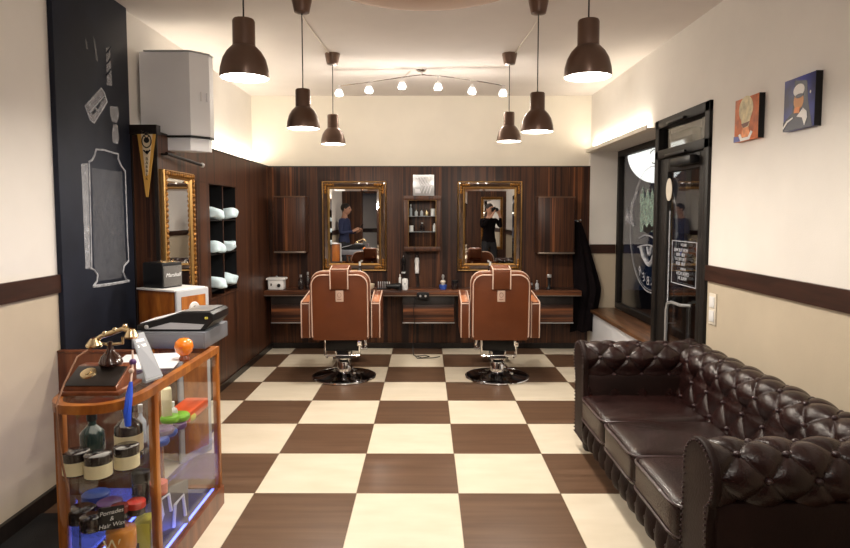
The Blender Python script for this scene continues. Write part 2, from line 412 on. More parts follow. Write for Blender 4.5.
# ---- glazed door
door = tag(bpy.data.objects.new('door_1', None), kind='structure'); COL.objects.link(door)
Y0, Y1, ZT = 3.955, 4.885, 2.235
b = MB()
for lo, hi in (((XR-.02, Y0, 0), (XR+.08, Y0+.07, ZT)), ((XR-.02, Y1-.07, 0), (XR+.08, Y1, ZT)), ((XR-.02, Y0, ZT-.07), (XR+.08, Y1, ZT)), ((XR-.02, Y0, 1.93), (XR+.08, Y1, 2.0))):
    b.box(lo, hi, .006)
tag(b.build('door_frame', M_black_frame, door), kind='structure')
b = MB()
for lo, hi in (((XR, Y0+.07, .01), (XR+.05, Y0+.17, 1.93)), ((XR, Y1-.22, .01), (XR+.05, Y1-.07, 1.93)), ((XR, Y0+.17, 1.82), (XR+.05, Y1-.22, 1.93)), ((XR, Y0+.17, .01), (XR+.05, Y1-.22, .40))):
    b.box(lo, hi, .006)
tag(b.build('door_leaf', M_black_frame, door), kind='structure')
tag(MB().box((XR+.02, Y0+.15, .38), (XR+.026, Y1-.2, 1.84)).build('door_pane', M_winglass, door), kind='structure')
tag(MB().box((XR+.02, Y0+.06, 1.98), (XR+.026, Y1-.06, 2.18)).build('transom_pane', M_winglass, door), kind='structure')
b = MB().box((XR-.07, 4.12, 1.845), (XR-.005, 4.46, 1.905), .012); b.box((XR-.055, 4.25, 1.93), (XR-.035, 4.60, 1.95), .004); b.box((XR-.05, 4.30, 2.17), (XR-.02, 4.6, 2.19), .004)
b.build('door_closer', M_black, door)
b = MB(); b.tube([(XR-.0, 4.47, .52), (XR-.06, 4.47, .54), (XR-.06, 4.47, .80), (XR-.06, 4.45, .85), (XR-.06, 4.38, .87), (XR-.06, 4.22, .87), (XR, 4.20, .87)], .011, 10)
b.build('door_handle', M_silver, door)
b = MB(); b.prism([(XR-.001, 4.62+.055*math.cos(t*PI/12), 1.69+.085*math.sin(t*PI/12)) for t in range(24)], (-.004, 0, 0))
b.build('round_sticker', M_switch, door)
b = MB(); b.box((XR-.003, 4.585, .62), (XR-.001, 4.605, 1.53)); b.build('painted_reflection', M_decal_reflection, door)  # pale strip painting a vertical reflection on the door glass
XD = XR-.003
b = MB(); b.tube([(XD, 4.53, 1.31), (XD, 4.12, 1.31), (XD, 4.12, 1.0), (XD, 4.53, 1.0)], .004, 6, closed=True); b.build('notice_border', M_decal, door)
Mirr = Matrix.Rotation(PI/2, 4, 'Z') @ Matrix.Rotation(PI/2, 4, 'X')
rows = [('SALON', 1.285, .030, 4.33), ('MON TUE WED', 1.245, .034, 4.38), ('9.00  19.00', 1.212, .034, 4.38), ('THU FRI SAT', 1.180, .034, 4.38), ('9.00  20.00', 1.148, .034, 4.38),
        ('BARBER', 1.112, .026, 4.33), ('OPEN NOW', 1.078, .040, 4.34), ('WALK IN', 1.045, .036, 4.34)]
for t_, z_, s_, y_ in rows:
    text_mesh('lettering', t_, s_, Matrix.Translation((XD, y_, z_)) @ Mirr, M_decal, door)

# street outside
tag(MB().box((WX+.3, -2, -.15), (9, 13, -.1)).build('ground_street', mat('asphalt', (.03, .03, .034), .8, bump=.5), None), kind='structure')
def brick_material():
    m = bpy.data.materials.new('brick_facade'); m.use_nodes = True; n = m.node_tree.nodes; l = m.node_tree.links
    br = n.new('ShaderNodeTexBrick'); br.inputs['Scale'].default_value = 3; br.inputs['Color1'].default_value = (.10, .09, .13, 1); br.inputs['Color2'].default_value = (.13, .12, .17, 1)
    br.inputs['Mortar'].default_value = (.03, .03, .04, 1); tc = n.new('ShaderNodeTexCoord'); mp = n.new('ShaderNodeMapping'); mp.inputs['Rotation'].default_value = (0, PI/2, PI/2)
    l.new(tc.outputs['Object'], mp.inputs[0]); l.new(mp.outputs[0], br.inputs['Vector']); l.new(br.outputs[0], n['Principled BSDF'].inputs['Base Color']); return m
tag(MB().box((6.0, -2, -.1), (6.3, 14, 5)).build('wall_street', brick_material(), None), kind='structure')
lamp('street_fill_light', 'POINT', (4.2, 8.5, 3.2), 40, (1, .8, .6), shadow_soft_size=.2)  # unseen point light added to brighten the street
sg = thing('illuminated_round_sign', 'round lit white shop sign seen through the window, with a dark line drawing', 'sign', (2.66, 7.1, 0))
MB().lathe([(0, -.05), (.31, -.05), (.33, -.03), (.33, .03), (.31, .05), (0, .05)], n=48, M=Matrix.Translation((0, 0, 2.20)) @ Matrix.Rotation(PI/2, 4, 'X')).build('sign_face', M_sign, sg)
MB().box((-.45, -.02, 2.52), (.02, .02, 2.56), .004).build('bracket', M_black_frame, sg)
b = MB()
for dx in (-.06, -.03, 0, .03, .06): b.tube([(dx*.6, -.055, 2.27), (dx, -.055, 2.34), (dx*1.3, -.055, 2.41)], .006, 6)
b.tube([(.10*math.cos(a), -.055, 2.20+.06*math.sin(a)) for a in [k*PI/8 for k in range(0, 9)]], .006, 6)
b.tube([(-.08, -.055, 2.10), (0, -.055, 2.07), (.08, -.055, 2.10)], .007, 6)
b.build('drawing', mat('sign_ink', (.15, .15, .16), .6), sg)

tag(MB().box((XL+.022, 1.2, .0005), (-1.46, 2.95, .010), .003).build('black_floor_sheet', mat('matt_black', (.008, .008, .009), .7, bump=.5, bscale=200)), 'thin black sheet on the floor between the left wall and the display case', 'mat')  # thin black sheet covering the tiles along the left wall
# ================================================================== CHALKBOARD
cb = thing('chalkboard_panel', 'tall navy black chalkboard wall panel with a chalk drawn frame, left of the wood cladding', 'chalkboard', (0, 0, 0))
MB().box((XL, 3.195, 0), (XL+.03, 3.985, ZC-.002), .004).build('board', M_chalkboard, cb)
XK = XL+.0315
K = dict(X=XK)
def kp(px, dx=0): return [on(*p, X=XK+dx) for p in px]
def strip(mb, px, wdt, dx=0.0):
    P = kp(px, dx)
    mb.tube(P, wdt, 5)
b = MB()
strip(b, [(88.5, 162), (92, 160), (94.5, 155), (96, 149.5), (104, 150), (112, 152.5), (118, 154), (118, 159), (121, 166), (125, 171)], .006)
strip(b, [(125, 171), (126, 200), (127, 230), (128.5, 261)], .005)
strip(b, [(128.5, 261), (124, 266), (123, 272), (125.5, 279), (128.5, 281)], .006)
strip(b, [(128.5, 281), (118, 283), (105, 285), (93, 286.5)], .009)
strip(b, [(93, 286.5), (97, 281), (97.5, 275), (94, 270), (90, 268)], .006)
strip(b, [(89, 163), (90, 200), (91, 240), (91.5, 268)], .005)
b.build('drawn_frame', M_chalk, cb)
b = MB(); b.prism(kp([(81, 164), (88, 163), (90.5, 268), (85.5, 269)]), (.0006, 0, 0)); b.build('drawn_side_shading', M_chalk_soft, cb)
b = MB(); b.prism(kp([(92, 168), (122, 172), (126, 262), (121, 278), (99, 281), (94, 265)]), (.0004, 0, 0)); b.build('chalk_smudge', M_smudge, cb)
b = MB(); b.prism(kp([(85, 106), (101, 88), (103, 90), (107, 100), (107, 104), (95, 123), (92, 123), (87, 113)]), (.0006, 0, 0)); b.build('drawn_razor_blade', M_chalk_soft, cb)
b = MB(); strip(b, [(85, 106), (101, 88), (104, 92), (107, 102), (94, 123), (90, 120), (85, 106)], .004)
strip(b, [(90, 112), (97, 104), (104, 96)], .004); b.build('drawn_blade_outline', M_chalk, cb)
b = MB(); b.prism(kp([(92, 113), (95, 109), (96, 111), (93, 115)], .001), (.0006, 0, 0)); b.prism(kp([(96, 107), (100, 101), (101, 103), (98, 109)], .001), (.0006, 0, 0)); b.prism(kp([(101, 100), (104, 95), (104.5, 98), (102, 102)], .001), (.0006, 0, 0))
b.build('blade_slot', M_chalkboard, cb)
b = MB(); b.prism(kp([(106, 48), (110, 47), (112, 86), (107, 85)]), (.0006, 0, 0)); b.build('drawn_barber_pole', M_chalk_soft, cb)
b = MB()
for y in (53, 64, 75): strip(b, [(106.5, y), (111, y-6)], .005, .001)
b.build('pole_stripe', M_chalkboard, cb)
b = MB(); b.prism(kp([(110, 106), (118, 107), (119, 116), (117, 123), (112, 122), (110, 114)]), (.0006, 0, 0)); b.prism(kp([(113, 124), (117.5, 125), (119, 138), (118, 144), (113, 143), (112, 135)]), (.0006, 0, 0)); b.build('drawn_shaving_brush', M_chalk_soft, cb)
b = MB(); b.prism(kp([(93, 36), (95, 40), (98, 62), (96, 60)]), (.0006, 0, 0)); b.prism(kp([(85, 38), (87, 42), (88, 50), (86, 48)]), (.0006, 0, 0)); b.build('drawn_scissors', chalk('chalk_faint', .14), cb)

# ================================================================== PENDANT LAMPS
def pendant(x, y, zb, label, pw=PENDANT_W):
    t = thing('pendant_lamp', label, 'lamp', (x, y, ZC), 0, 'bronze pendant lamps in two rows')
    zb -= ZC
    MB().lathe([(0, 0), (.062, 0), (.062, -.012), (.046, -.085), (.02, -.092), (0, -.092)], n=28).build('canopy', M_bronze, t)
    MB().cyl((0, 0, -.09), (0, 0, zb+.245), .0035, n=8).build('cord', M_black, t)
    pr = [(.100, 0), (.101, .012), (.098, .040), (.088, .078), (.071, .108), (.054, .126), (.047, .132), (.046, .139), (.046, .232), (.042, .24), (0, .24)]
    MB().lathe([(r, z+zb) for r, z in pr], n=40).build('lamp_shade', M_bronze, t)
    pi_ = [(.098, .002), (.098, .012), (.095, .040), (.085, .078), (.068, .108), (.051, .126), (.0, .13)]
    MB().lathe([(r, z+zb) for r, z in pi_], n=40).build('shade_lining', M_shade_in, t)
    MB().lathe([(0, .012), (.06, .010), (.085, .016), (.085, .024), (0, .03)], (0, 0, zb), n=32).build('diffuser', M_bulb, t)
    lamp('pendant_light', 'AREA', (x, y, zb+ZC-.004), pw, WARM, (0, 0, 0), shape='DISK', size=.17)
    l = lamp('pendant_glow', 'POINT', (x, y, zb+ZC-.02), pw*.25, WARM, (0, 0, 0), shadow_soft_size=.05)
    return t
pendant(-.76, 2.585, 2.066, 'large bronze pendant lamp at upper left, nearest of the left row')
pendant(.69, 2.66, 2.086, 'large bronze pendant lamp at upper right, nearest of the right row')
pendant(-.765, 3.82, 2.032, 'bronze pendant lamp hanging second in the left row, before the white boiler corner')
pendant(.687, 3.84, 2.014, 'bronze pendant lamp hanging second in the right row')
pendant(-.775, 5.10, 2.085, 'small looking bronze pendant lamp, farthest in the left row above the chair')
pendant(.68, 5.10, 2.105, 'small looking bronze pendant lamp, farthest in the right row above the chair')
pendant(-.76, 1.33, 2.05, 'added unseen bronze pendant lamp continuing the left row to light the near room', NEAR_FILL_W)  # added out of view to light the near end of the room
pendant(.70, 1.38, 2.05, 'added unseen bronze pendant lamp continuing the right row to light the near room', NEAR_FILL_W)  # right-hand partner of the added near light
for x, lab in ((-.765, 'thin cable running along the ceiling between the left pendant lamps'), (.687, 'thin cable running along the ceiling between the right pendant lamps')):
    s_ = 1 if x > 0 else -1
    tag(MB().tube([(x+s_*.06, 1.35, ZC-.006), (x+s_*.07, 2.6, ZC-.006), (x+s_*.065, 3.84, ZC-.006), (x+s_*.06, 4.4, ZC-.006), (x+s_*.03, 5.1, ZC-.006)], .004, 6).build('ceiling_cable', M_switch), lab, 'cable')

gl = thing('added_fill_globe', 'added white globe behind the viewer, unseen, brightening the near room', 'ceiling lamp', (.35, .15, ZC))  # added unseen source that lights the heater front, chalkboard and chair backs
MB().lathe([(0, 0), (.07, 0), (.07, -.03), (0, -.03)], n=28).build('ceiling_plate', M_chrome, gl)
MB().sphere((0, 0, -.15), .13, u=28, v=18).build('globe', M_bulb, gl)
lamp('globe_fill_light', 'POINT', (.35, .15, ZC-.34), GLOBE_FILL_W, (1, .95, .88), shadow_soft_size=.12)
# track light
tl = thing('track_light', 'wavy chrome ceiling track light with six small glass spotlights', 'ceiling light', (-.05, 5.6, ZC))
def rail(u): return Vector((-.78+1.52*u+.0, .03*math.sin(u*2*PI)-.02, 0))
pz = lambda u: -.055-.10*abs(2*u-1)**1.2*1.0
MB().tube([(-.76+1.52*k/24, .03*math.sin(k/24*2*PI), pz(k/24)) for k in range(25)], .006, 8).build('rail', M_chrome, tl)
MB().lathe([(0, 0), (.05, 0), (.05, -.015), (.03, -.03), (0, -.03)], n=24).build('canopy', M_chrome, tl)
b = MB(); b.cyl((0, 0, -.03), (0, 0, -.06), .008); b.cyl((-.1, .0, -.02), (-.16, .3, -.005), .004); b.build('stem', M_chrome, tl)
for px, py in ((339, 92), (369, 89), (402, 85), (438, 86), (472, 90), (503, 92)):
    p = on(px, py, Y=5.6); lx = p.x+.05; lz = p.z-ZC; u = (lx+.76)/1.52
    h = MB().cyl((lx, 0, pz(u)), (lx, 0, lz+.05), .004, n=8); h.lathe([(.008, .055), (.02, .045), (.026, .02)], (lx, 0, lz), n=20); o = h.build('spotlight', M_chrome, tl)
    MB().lathe([(.026, .02), (.036, 0), (.040, -.025), (.030, -.035), (0, -.03)], (lx, 0, lz), n=12).build('glass_cup', M_clear, o)
    MB().sphere((lx, 0, lz-.008), .017, u=12, v=8).build('bulb', M_spotbulb, o)
    lamp('spot_glow', 'POINT', (p.x, 5.6, p.z-.05), SPOT_W, WARM, shadow_soft_size=.03)
# round ceiling rose
tag(MB().lathe([(0, -.07), (.30, -.068), (.52, -.05), (.62, -.025), (.65, 0), (0, 0)], (-.01, 3.36, ZC), n=64).build('ceiling_dome_lamp', mat('peach_glass', (.42, .25, .15), .6), None),
    'large round peach coloured ceiling dome at the top centre', 'ceiling lamp')

# ================================================================== BOILER
bo = thing('water_heater', 'white wall hung water heater with chamfered corners above the wood cladding', 'water heater', (0, 0, 0))
def oct_(x0, x1, y0, y1, c, z): return [(x0, y1, z), (x0, y0, z), (x1-c, y0, z), (x1, y0+c*1.1, z), (x1, y1, z)]
MB().prism(oct_(-1.925, -1.495, 4.15, 4.33, .095, 2.035), (0, 0, .555), .006).build('casing', M_enamel, bo)
MB().prism(oct_(-1.895, -1.49, 4.145, 4.335, .095, 2.59), (0, 0, .008)).build('top_lid', M_greyplastic, bo)
MB().prism(oct_(-1.90, -1.495, 4.148, 4.33, .095, 2.022), (0, 0, .013)).build('painted_gap_shade', M_black, bo)  # black slab painting the shade between casing and lower cover
MB().prism(oct_(-1.90, -1.51, 4.165, 4.32, .09, 1.935), (0, 0, .087), .004).build('lower_cover', M_enamel, bo)
MB().box((-1.95, 4.2, 2.1), (-1.90, 4.32, 2.5)).build('wall_bracket', M_greyplastic, bo)
for k in range(2):
    MB().box((-1.535+k*.028, 4.190+k*.035, 2.27), (-1.527+k*.028, 4.200+k*.035, 2.33), .001).build('vent_mark', M_paper, bo)

# ================================================================== LEFT WALL THINGS
pn = thing('pennant', 'long gold triangular pennant with a black emblem on the dark end panel', 'pennant', (0, 0, 0))
def pp(px, y=3.972): return [on(*p, Y=y) for p in px]
MB().prism(pp([(136, 126), (156, 130), (148, 197), (146, 197)]), (0, .006, 0)).build('cloth', mat('ochre_cloth', (.62, .34, .07), .8, bump=.3), pn)
MB().prism(pp([(140.5, 130), (152.5, 133), (148, 175), (145.5, 176)], 3.970), (0, .003, 0)).build('inner_field', mat('cream_cloth', (.75, .62, .42), .8), pn)
b = MB(); c = pp([(146.5, 141)], 3.968)[0]
b.tube([c+Vector((.030*math.cos(a), 0, .042*math.sin(a))) for a in [k*PI/10 for k in range(20)]], .0035, 6, closed=True)
b.sphere(c+Vector((0, 0, .005)), .018, sy=.1); b.tube([c+Vector((-.02, 0, .035)), c+Vector((0, 0, .02)), c+Vector((.02, 0, .032))], .003, 6)
c2 = pp([(147, 152)], 3.968)[0]; b.tube([c2+Vector((-.022, 0, .012)), c2+Vector((0, 0, -.012)), c2+Vector((.02, 0, .014))], .005, 6); b.sphere(c2, .010, sy=.1)
b.build('emblem', M_black, pn)
for k, ch in enumerate('BARBER'):
    p = pp([(146.8, 159+k*4.0)], 3.968)[0]
    text_mesh('lettering', ch, .028-.001*k, Matrix.Translation(p) @ Matrix.Rotation(PI/2, 4, 'X'), M_black, pn)

def framed_mirror(name, label, cx, cz, wd, ht, fw, M, group=None, fancy=False):
    """frame in local XZ facing -Y, origin at centre"""
    t = thing(name, label, 'mirror', (0, 0, 0), 0, group); t.matrix_world = M
    hw, hh = wd/2, ht/2
    def band(mb, w0, w1, d0, d1):      # sloped ring from inset w0 (depth d0) to inset w1 (depth d1)
        A = [(-hw+w0, -hh+w0), (hw-w0, -hh+w0), (hw-w0, hh-w0), (-hw+w0, hh-w0)]; B = [(-hw+w1, -hh+w1), (hw-w1, -hh+w1), (hw-w1, hh-w1), (-hw+w1, hh-w1)]
        va = [mb.bm.verts.new((x, -d0, z)) for x, z in A]; vb = [mb.bm.verts.new((x, -d1, z)) for x, z in B]
        for i in range(4):
            j = (i+1) % 4; mb.bm.faces.new((va[i], va[j], vb[j], vb[i]))
        return mb
    b = MB(); band(b, 0, 0, 0, .03); band(b, 0, .006, .03, .036); band(b, .006, .014, .036, .03); b.build('outer_edge', M_goldline, t)
    b = MB(); band(b, .014, fw*.35, .03, .038); band(b, fw*.35, fw*.72, .038, .028)
    b.build('frame_moulding', M_gold if fancy else M_darkgold, t)
    b = MB(); band(b, fw*.72, fw*.8, .028, .032); band(b, fw*.8, fw, .032, .016); b.build('inner_edge', M_goldline, t)
    if not fancy:
        for sx in (-1, 1):
            for sz in (-1, 1):
                b = MB()
                for k in range(4):
                    b.sphere((sx*(hw-fw*.45), -.034, sz*(hh-fw*.45-.028*k)), .018, sy=.5, u=8, v=6)
                    b.sphere((sx*(hw-fw*.45-.028*k), -.034, sz*(hh-fw*.45)), .018, sy=.5, u=8, v=6)
                b.build('corner_ornament', M_gold, t)
    else:
        b = MB(); n = int(ht/.035)
        for k in range(n):
            z = -hh+.02+k*(ht-.04)/(n-1)
            for sx in (-1, 1): b.sphere((sx*(hw-fw*.45), -.036, z), .017, sy=.6, sx=1.1, u=8, v=6)
        n = int(wd/.035)
        for k in range(n):
            x = -hw+.02+k*(wd-.04)/(n-1)
            for sz in (-1, 1): b.sphere((x, -.036, sz*(hh-fw*.45)), .017, sy=.6, u=8, v=6)
        b.build('carved_ornament', M_gold, t)
    # bevelled glass
    g = MB(); a = fw; c = fw+.022
    band(g, a, c, .012, .017); hw2, hh2 = hw-c, hh-c
    vs = [g.bm.verts.new((x, -.017, z)) for x, z in ((-hw2, -hh2), (hw2, -hh2), (hw2, hh2), (-hw2, hh2))]; g.bm.faces.new(vs)
    g.build('mirror_glass', M_mirror, t, fix=False)
    return t
M_darkgold = mat('dark_gold_moulding', (.055, .026, .012), .3, metal=.3, coat=.4, vary=.4, vscale=20)
framed_mirror('wall_mirror', 'tall gold framed mirror on the back wall before the left barber chair', 0, 0, .715, .995, .085, Matrix.Translation((-.805, YP, 1.375)), 'gold framed mirrors over the counter')
framed_mirror('wall_mirror', 'tall gold framed mirror on the back wall before the right barber chair', 0, 0, .715, .995, .085, Matrix.Translation((.70, YP, 1.375)), 'gold framed mirrors over the counter')
framed_mirror('wall_mirror', 'narrow ornate gold mirror on the left wall, beside the pennant', 0, 0,   .52, 1.0, .052, Matrix.Translation((XP, 4.275, 1.30)) @ Matrix.Rotation(PI/2, 4, 'Z'), None, True)
framed_mirror('wall_mirror', 'gold framed mirror on the dark wall behind the viewer, seen only as a reflection', 0, 0, .50, 1.2, .06, Matrix.Translation((1.50, YF, 1.32)) @ Matrix.Rotation(PI, 4, 'Z'), None, True)

t = thing('rail_bar', 'short dark rod with a chrome knob end above the left wall mirror', 'rail', (0, 0, 0))
a = Vector((XP+.05, 4.02, 1.90)); e = Vector((XP+.10, 4.52, 1.865))
MB().cyl(a, e, .011).build('rod', M_black, t); MB().sphere(e, .018).build('knob', M_silver, t); MB().cyl((XP, 4.06, 1.90), a+Vector((0, .04, 0)), .008).build('bracket', M_black, t)

# niche with folded towels
nb = thing('towel_niche', 'open black pigeonhole niche in the left wood wall with two columns of shelves', 'shelf unit', (0, 0, 0))
b = MB(); b.box((XL+.003, niche[0], niche[2]), (XL+.015, niche[1], niche[3])); b.box((XL, niche[0]+.001, niche[2]), (XP-.003, niche[0]+.012, niche[3])); b.box((XL, niche[1]-.012, niche[2]), (XP-.003, niche[1]-.001, niche[3]))
b.build('lining', M_black, nb)
ym = 5.245
MB().box((XL+.015, ym-.008, niche[2]+.001), (XP, ym+.008, niche[3]-.001)).build('divider', M_black, nb)
MB().box((XP, ym-.008, niche[2]+.001), (XP+.004, ym+.008, niche[3]-.001)).build('divider_edge', M_stripe, nb)
shelf_z = (.880, 1.180, 1.462)
for z in shelf_z:
    MB().box((XL+.015, niche[0]+.012, z-.014), (XP-.002, niche[1]-.012, z), .001).build('shelf', M_black, nb)
b = MB(); b.box((XP-.002, 4.64, 1.752), (XP+.006, niche[1]+.02, 1.760)); b.box((XP-.002, 4.64, .80), (XP+.006, 4.648, 1.752)); b.box((XP-.002, 4.64, .80), (XP+.006, niche[1]+.02, .808)); b.build('edge_strip', M_stripe, nb)
b = MB()
def towel(seed):
    rnd = random.Random(seed); ph = [rnd.uniform(0, 6) for _ in range(6)]
    sg = lambda x, e: math.copysign(abs(x)**e, x)
    def fn(u, v):
        th = 2*PI*v; p = PI*(u-.5)
        x = .115*sg(math.cos(p), .45)*sg(math.cos(th), .5); y = .082*sg(math.cos(p), .45)*sg(math.sin(th), .5); z = .046*sg(math.sin(p), .55)
        k = 1+.07*math.sin(38*x+ph[0]+20*z)+.06*math.sin(45*y+ph[1])+.05*math.sin(60*z+30*y+ph[2])
        return (x*k-.01, y*k, max(0, .048+z*k+.008*math.sin(26*x+22*y+ph[3])))
    mb = MB(); mb.grid(fn, 22, 40, closed_v=True)
    bmesh.ops.remove_doubles(mb.bm, verts=mb.bm.verts, dist=1e-4)
    return mb
names = {0: 'lowest', 1: 'middle', 2: 'topmost'}
for i, z in enumerate(shelf_z):
    for j, y in enumerate((5.09, 5.42)):
        o = towel(i*2+j).build('rolled_towel', M_cloth_blue)
        o.location = (XP-.05, y-.0, z+.001); o.rotation_euler = (0, 0, random.uniform(-.12, .12))
        tag(o, f'crumpled pale blue towel on the {names[i]} shelf, {"left" if j == 0 else "right"} column of the niche', 'towel', 'pale blue towels in the wall niche')

# floor standing loudspeaker and amplifier on it
sp = thing('loudspeaker', 'tall orange wood loudspeaker with pale front, standing behind the cash register', 'speaker', (-1.495, 3.58, 0), math.radians(65))
# local: x along baffle, y to the left-back along the side
W_, D_, H_ = .25, .32, 1.04
MB().box((.012, .0, .0), (W_-.012, D_, H_), .008).build('cabinet', M_orange_wood, sp)
MB().box((0, 0, H_), (W_, D_, H_+.012), .004).build('top_plate', M_white, sp)
MB().box((-.004, -.022, .0), (W_+.004, -.001, H_+.010), .010, 3).build('baffle', M_greyplastic, sp)
b = MB().box((.03, -.026, .05), (W_-.03, -.022, H_-.03), .002); b.build('baffle_inlay', M_orange_wood, sp)
Mb = lambda x, z: Matrix.Translation((x, -.026, z)) @ Matrix.Rotation(PI/2, 4, 'X')
MB().lathe([(.018, 0), (.018, .008), (.036, .010), (.042, 0)], n=28, M=Mb(W_/2, H_-.11)).build('tweeter_ring', M_white, sp)
MB().lathe([(0, .004), (.010, .004), (.019, .0)], n=20, M=Mb(W_/2, H_-.11)).build('tweeter_dome', M_black, sp)
MB().lathe([(.060, 0), (.060, .010), (.076, .012), (.082, 0)], n=32, M=Mb(W_/2, H_-.26)).build('woofer_ring', M_white, sp)
MB().lathe([(0, .002), (.03, -.004), (.061, .004)], n=24, M=Mb(W_/2, H_-.26)).build('woofer_cone', M_black, sp)
am = thing('guitar_amplifier', 'small black amplifier with grey grille on top of the wooden loudspeaker', 'amplifier', (-1.60, 3.665, H_+.012), math.radians(65))
MB().box((0, .0, 0), (.155, .17, .155), .008).build('case', M_black, am)
MB().box((.008, -.004, .008), (.147, .004, .135), .003).build('grille', M_amp_grille, am)
MB().box((.02, .02, .155), (.135, .06, .159), .001).build('control_strip', M_brass, am)
for k in range(4): MB().lathe([(.006, 0), (.006, .012), (0, .012)], (.03+.03*k, .04, .159), n=12).build('knob', M_brass, am)
text_mesh('lettering', 'Marshall', .034, Matrix.Translation((.078, -.0055, .078)) @ Matrix.Rotation(PI/2, 4, 'X'), M_white, am, shear=.3)

# ================================================================== BACK WALL UNITS
def wall_cabinet(label, x0, x1, z0, z1, depth=.22):
    t = thing('wall_cabinet', label, 'cabinet', ((x0+x1)/2, YP, z0), 0, 'ebony wall cabinets')
    w2 = (x1-x0)/2; h = z1-z0
    MB().box((-w2, -depth+.02, .0), (w2, -.001, h), .003).build('body', M_ebony, t)
    MB().box((-w2+.004, -depth, .02), (w2-.004, -depth+.019, h-.014), .003).build('door', M_ebony, t)
    MB().box((-w2, -depth-.002, h-.014), (w2, -depth+.02, h), .001).build('top_edge', M_stripe_light, t)
    MB().box((-w2, -depth-.003, .0), (w2, -depth+.02, .016), .001).build('grip_rail', M_silverbrown, t)
M_stripe_light = mat('light_edge', (.14, .08, .05), .3, metal=.3)
M_silverbrown = mat('grip_metal', (.30, .24, .20), .3, metal=.7)
wall_cabinet('plain dark wood wall cabinet left of the left mirror', -1.655, -1.315, 1.09, 1.705)
wall_cabinet('plain dark wood wall cabinet right of the right mirror', 1.205, 1.60, 1.08, 1.70)

# glazed centre cabinet
gc = thing('glass_cabinet', 'small dark wood display cabinet with a glass door between the two mirrors', 'cabinet', (-.05, YP, 1.105))
gw, gd, gh = .20, .14, .605
b = MB()
for lo, hi in (((-gw, -gd, 0), (gw, 0, .02)), ((-gw, -gd, gh-.02), (gw, 0, gh)), ((-gw, -gd, .02), (-gw+.018, 0, gh-.02)), ((gw-.018, -gd, .02), (gw, 0, gh-.02)), ((-gw+.018, -.012, .02), (gw-.018, -.001, gh-.02))): b.box(lo, hi, .001)
b.build('body', M_ebony, gc)
b = MB()
for lo, hi in (((-gw, -gd-.018, 0), (gw, -gd, .05)), ((-gw, -gd-.018, gh-.05), (gw, -gd, gh)), ((-gw, -gd-.018, .05), (-gw+.05, -gd, gh-.05)), ((gw-.05, -gd-.018, .05), (gw, -gd, gh-.05))): b.box(lo, hi, .002)
d = b.build('door', M_ebony, gc)
MB().box((-gw+.05, -gd-.010, .05), (gw-.05, -gd-.006, gh-.05)).build('door_pane', M_glass, d)
b = MB(); b.tube([(-gw+.05, -gd-.02, .05), (gw-.05, -gd-.02, .05), (gw-.05, -gd-.02, gh-.05), (-gw+.05, -gd-.02, gh-.05)], .003, 6, closed=True); b.build('pane_bead', M_goldline, d)
for z in (.215, .385): MB().box((-gw+.018, -gd+.01, z-.006), (gw-.018, -.012, z)).build('shelf', M_clear, gc)
def bottle(name, label, cat, p, r, h, m, cap=M_black, neck=.35, group=None, n=16, band=None):
    t = thing(name, label, cat, p, 0, group)
    hb = h*(1-neck)
    MB().lathe([(0, 0), (r*.95, 0), (r, .003), (r, hb*.9), (r*.8, hb), (r*.35, hb+h*neck*.25), (r*.33, hb+h*neck*.5), (0, hb+h*neck*.5)], n=n).build('body', m, t)
    MB().lathe([(0, 0), (r*.42, 0), (r*.42, h*neck*.5), (0, h*neck*.5)], (0, 0, hb+h*neck*.5), n=n).build('cap', cap, t)
    if band is not None: MB().lathe([(r+.0008, hb*.2), (r+.0008, hb*.7)], n=n).build('label', band, t)
    return t
def jar(name, label, cat, p, r, h, m, lid=M_black, band=None, group=None, lidr=1.02, lh=.3, b0=.08, b1=.66, n=24):
    t = thing(name, label, cat, p, 0, group)
    MB().lathe([(0, 0), (r*.96, 0), (r, .003), (r, h*(1-lh)), (0, h*(1-lh))], n=n).build('body', m, t)
    MB().lathe([(0, 0), (r*lidr, 0), (r*lidr, h*lh-.002), (r*lidr-.003, h*lh), (0, h*lh)], (0, 0, h*(1-lh)), n=n).build('lid', lid, t)
    if band is not None: MB().lathe([(r+.0012, h*b0), (r+.0012, h*b1)], n=n).build('label', band, t)
    return t
cz = 1.105
G = 'bottles in the glass cabinet'
bottle('cologne_bottle', 'tall pale bottle on the top shelf of the glass cabinet, at its left end', 'bottle', (-.175, 6.72, cz+.385), .016, .13, M_clear, M_white, group=G)
bottle('cologne_bottle', 'short clear bottle on the top shelf of the glass cabinet, second from left', 'bottle', (-.115, 6.72, cz+.385), .018, .075, M_clear, M_brass, group=G)
bottle('cologne_bottle', 'clear bottle with dark cap in the middle of the cabinet top shelf', 'bottle', (-.055, 6.72, cz+.385), .018, .08, M_clear, M_black, group=G)
bottle('cologne_bottle', 'amber bottle on the top shelf of the glass cabinet, right of the middle', 'bottle', (.0, 6.72, cz+.385), .018, .08, M_brass, M_black, group=G)
jar('shaving_jar', 'bright white round jar on the top shelf of the glass cabinet, at its right end', 'jar', (.07, 6.72, cz+.385), .026, .08, M_white, M_white)
jar('shaving_jar', 'small white jar on the middle shelf of the glass cabinet, at its left', 'jar', (-.17, 6.72, cz+.215), .024, .065, M_white, M_white)
bottle('perfume_bottle', 'dark star shaped bottle in the middle of the cabinet middle shelf', 'bottle', (-.05, 6.72, cz+.215), .028, .10, M_dark_jar, M_silver)
bottle('cologne_bottle', 'white bottle on the middle shelf of the glass cabinet, at its right', 'bottle', (.085, 6.72, cz+.215), .017, .11, M_white, M_black)
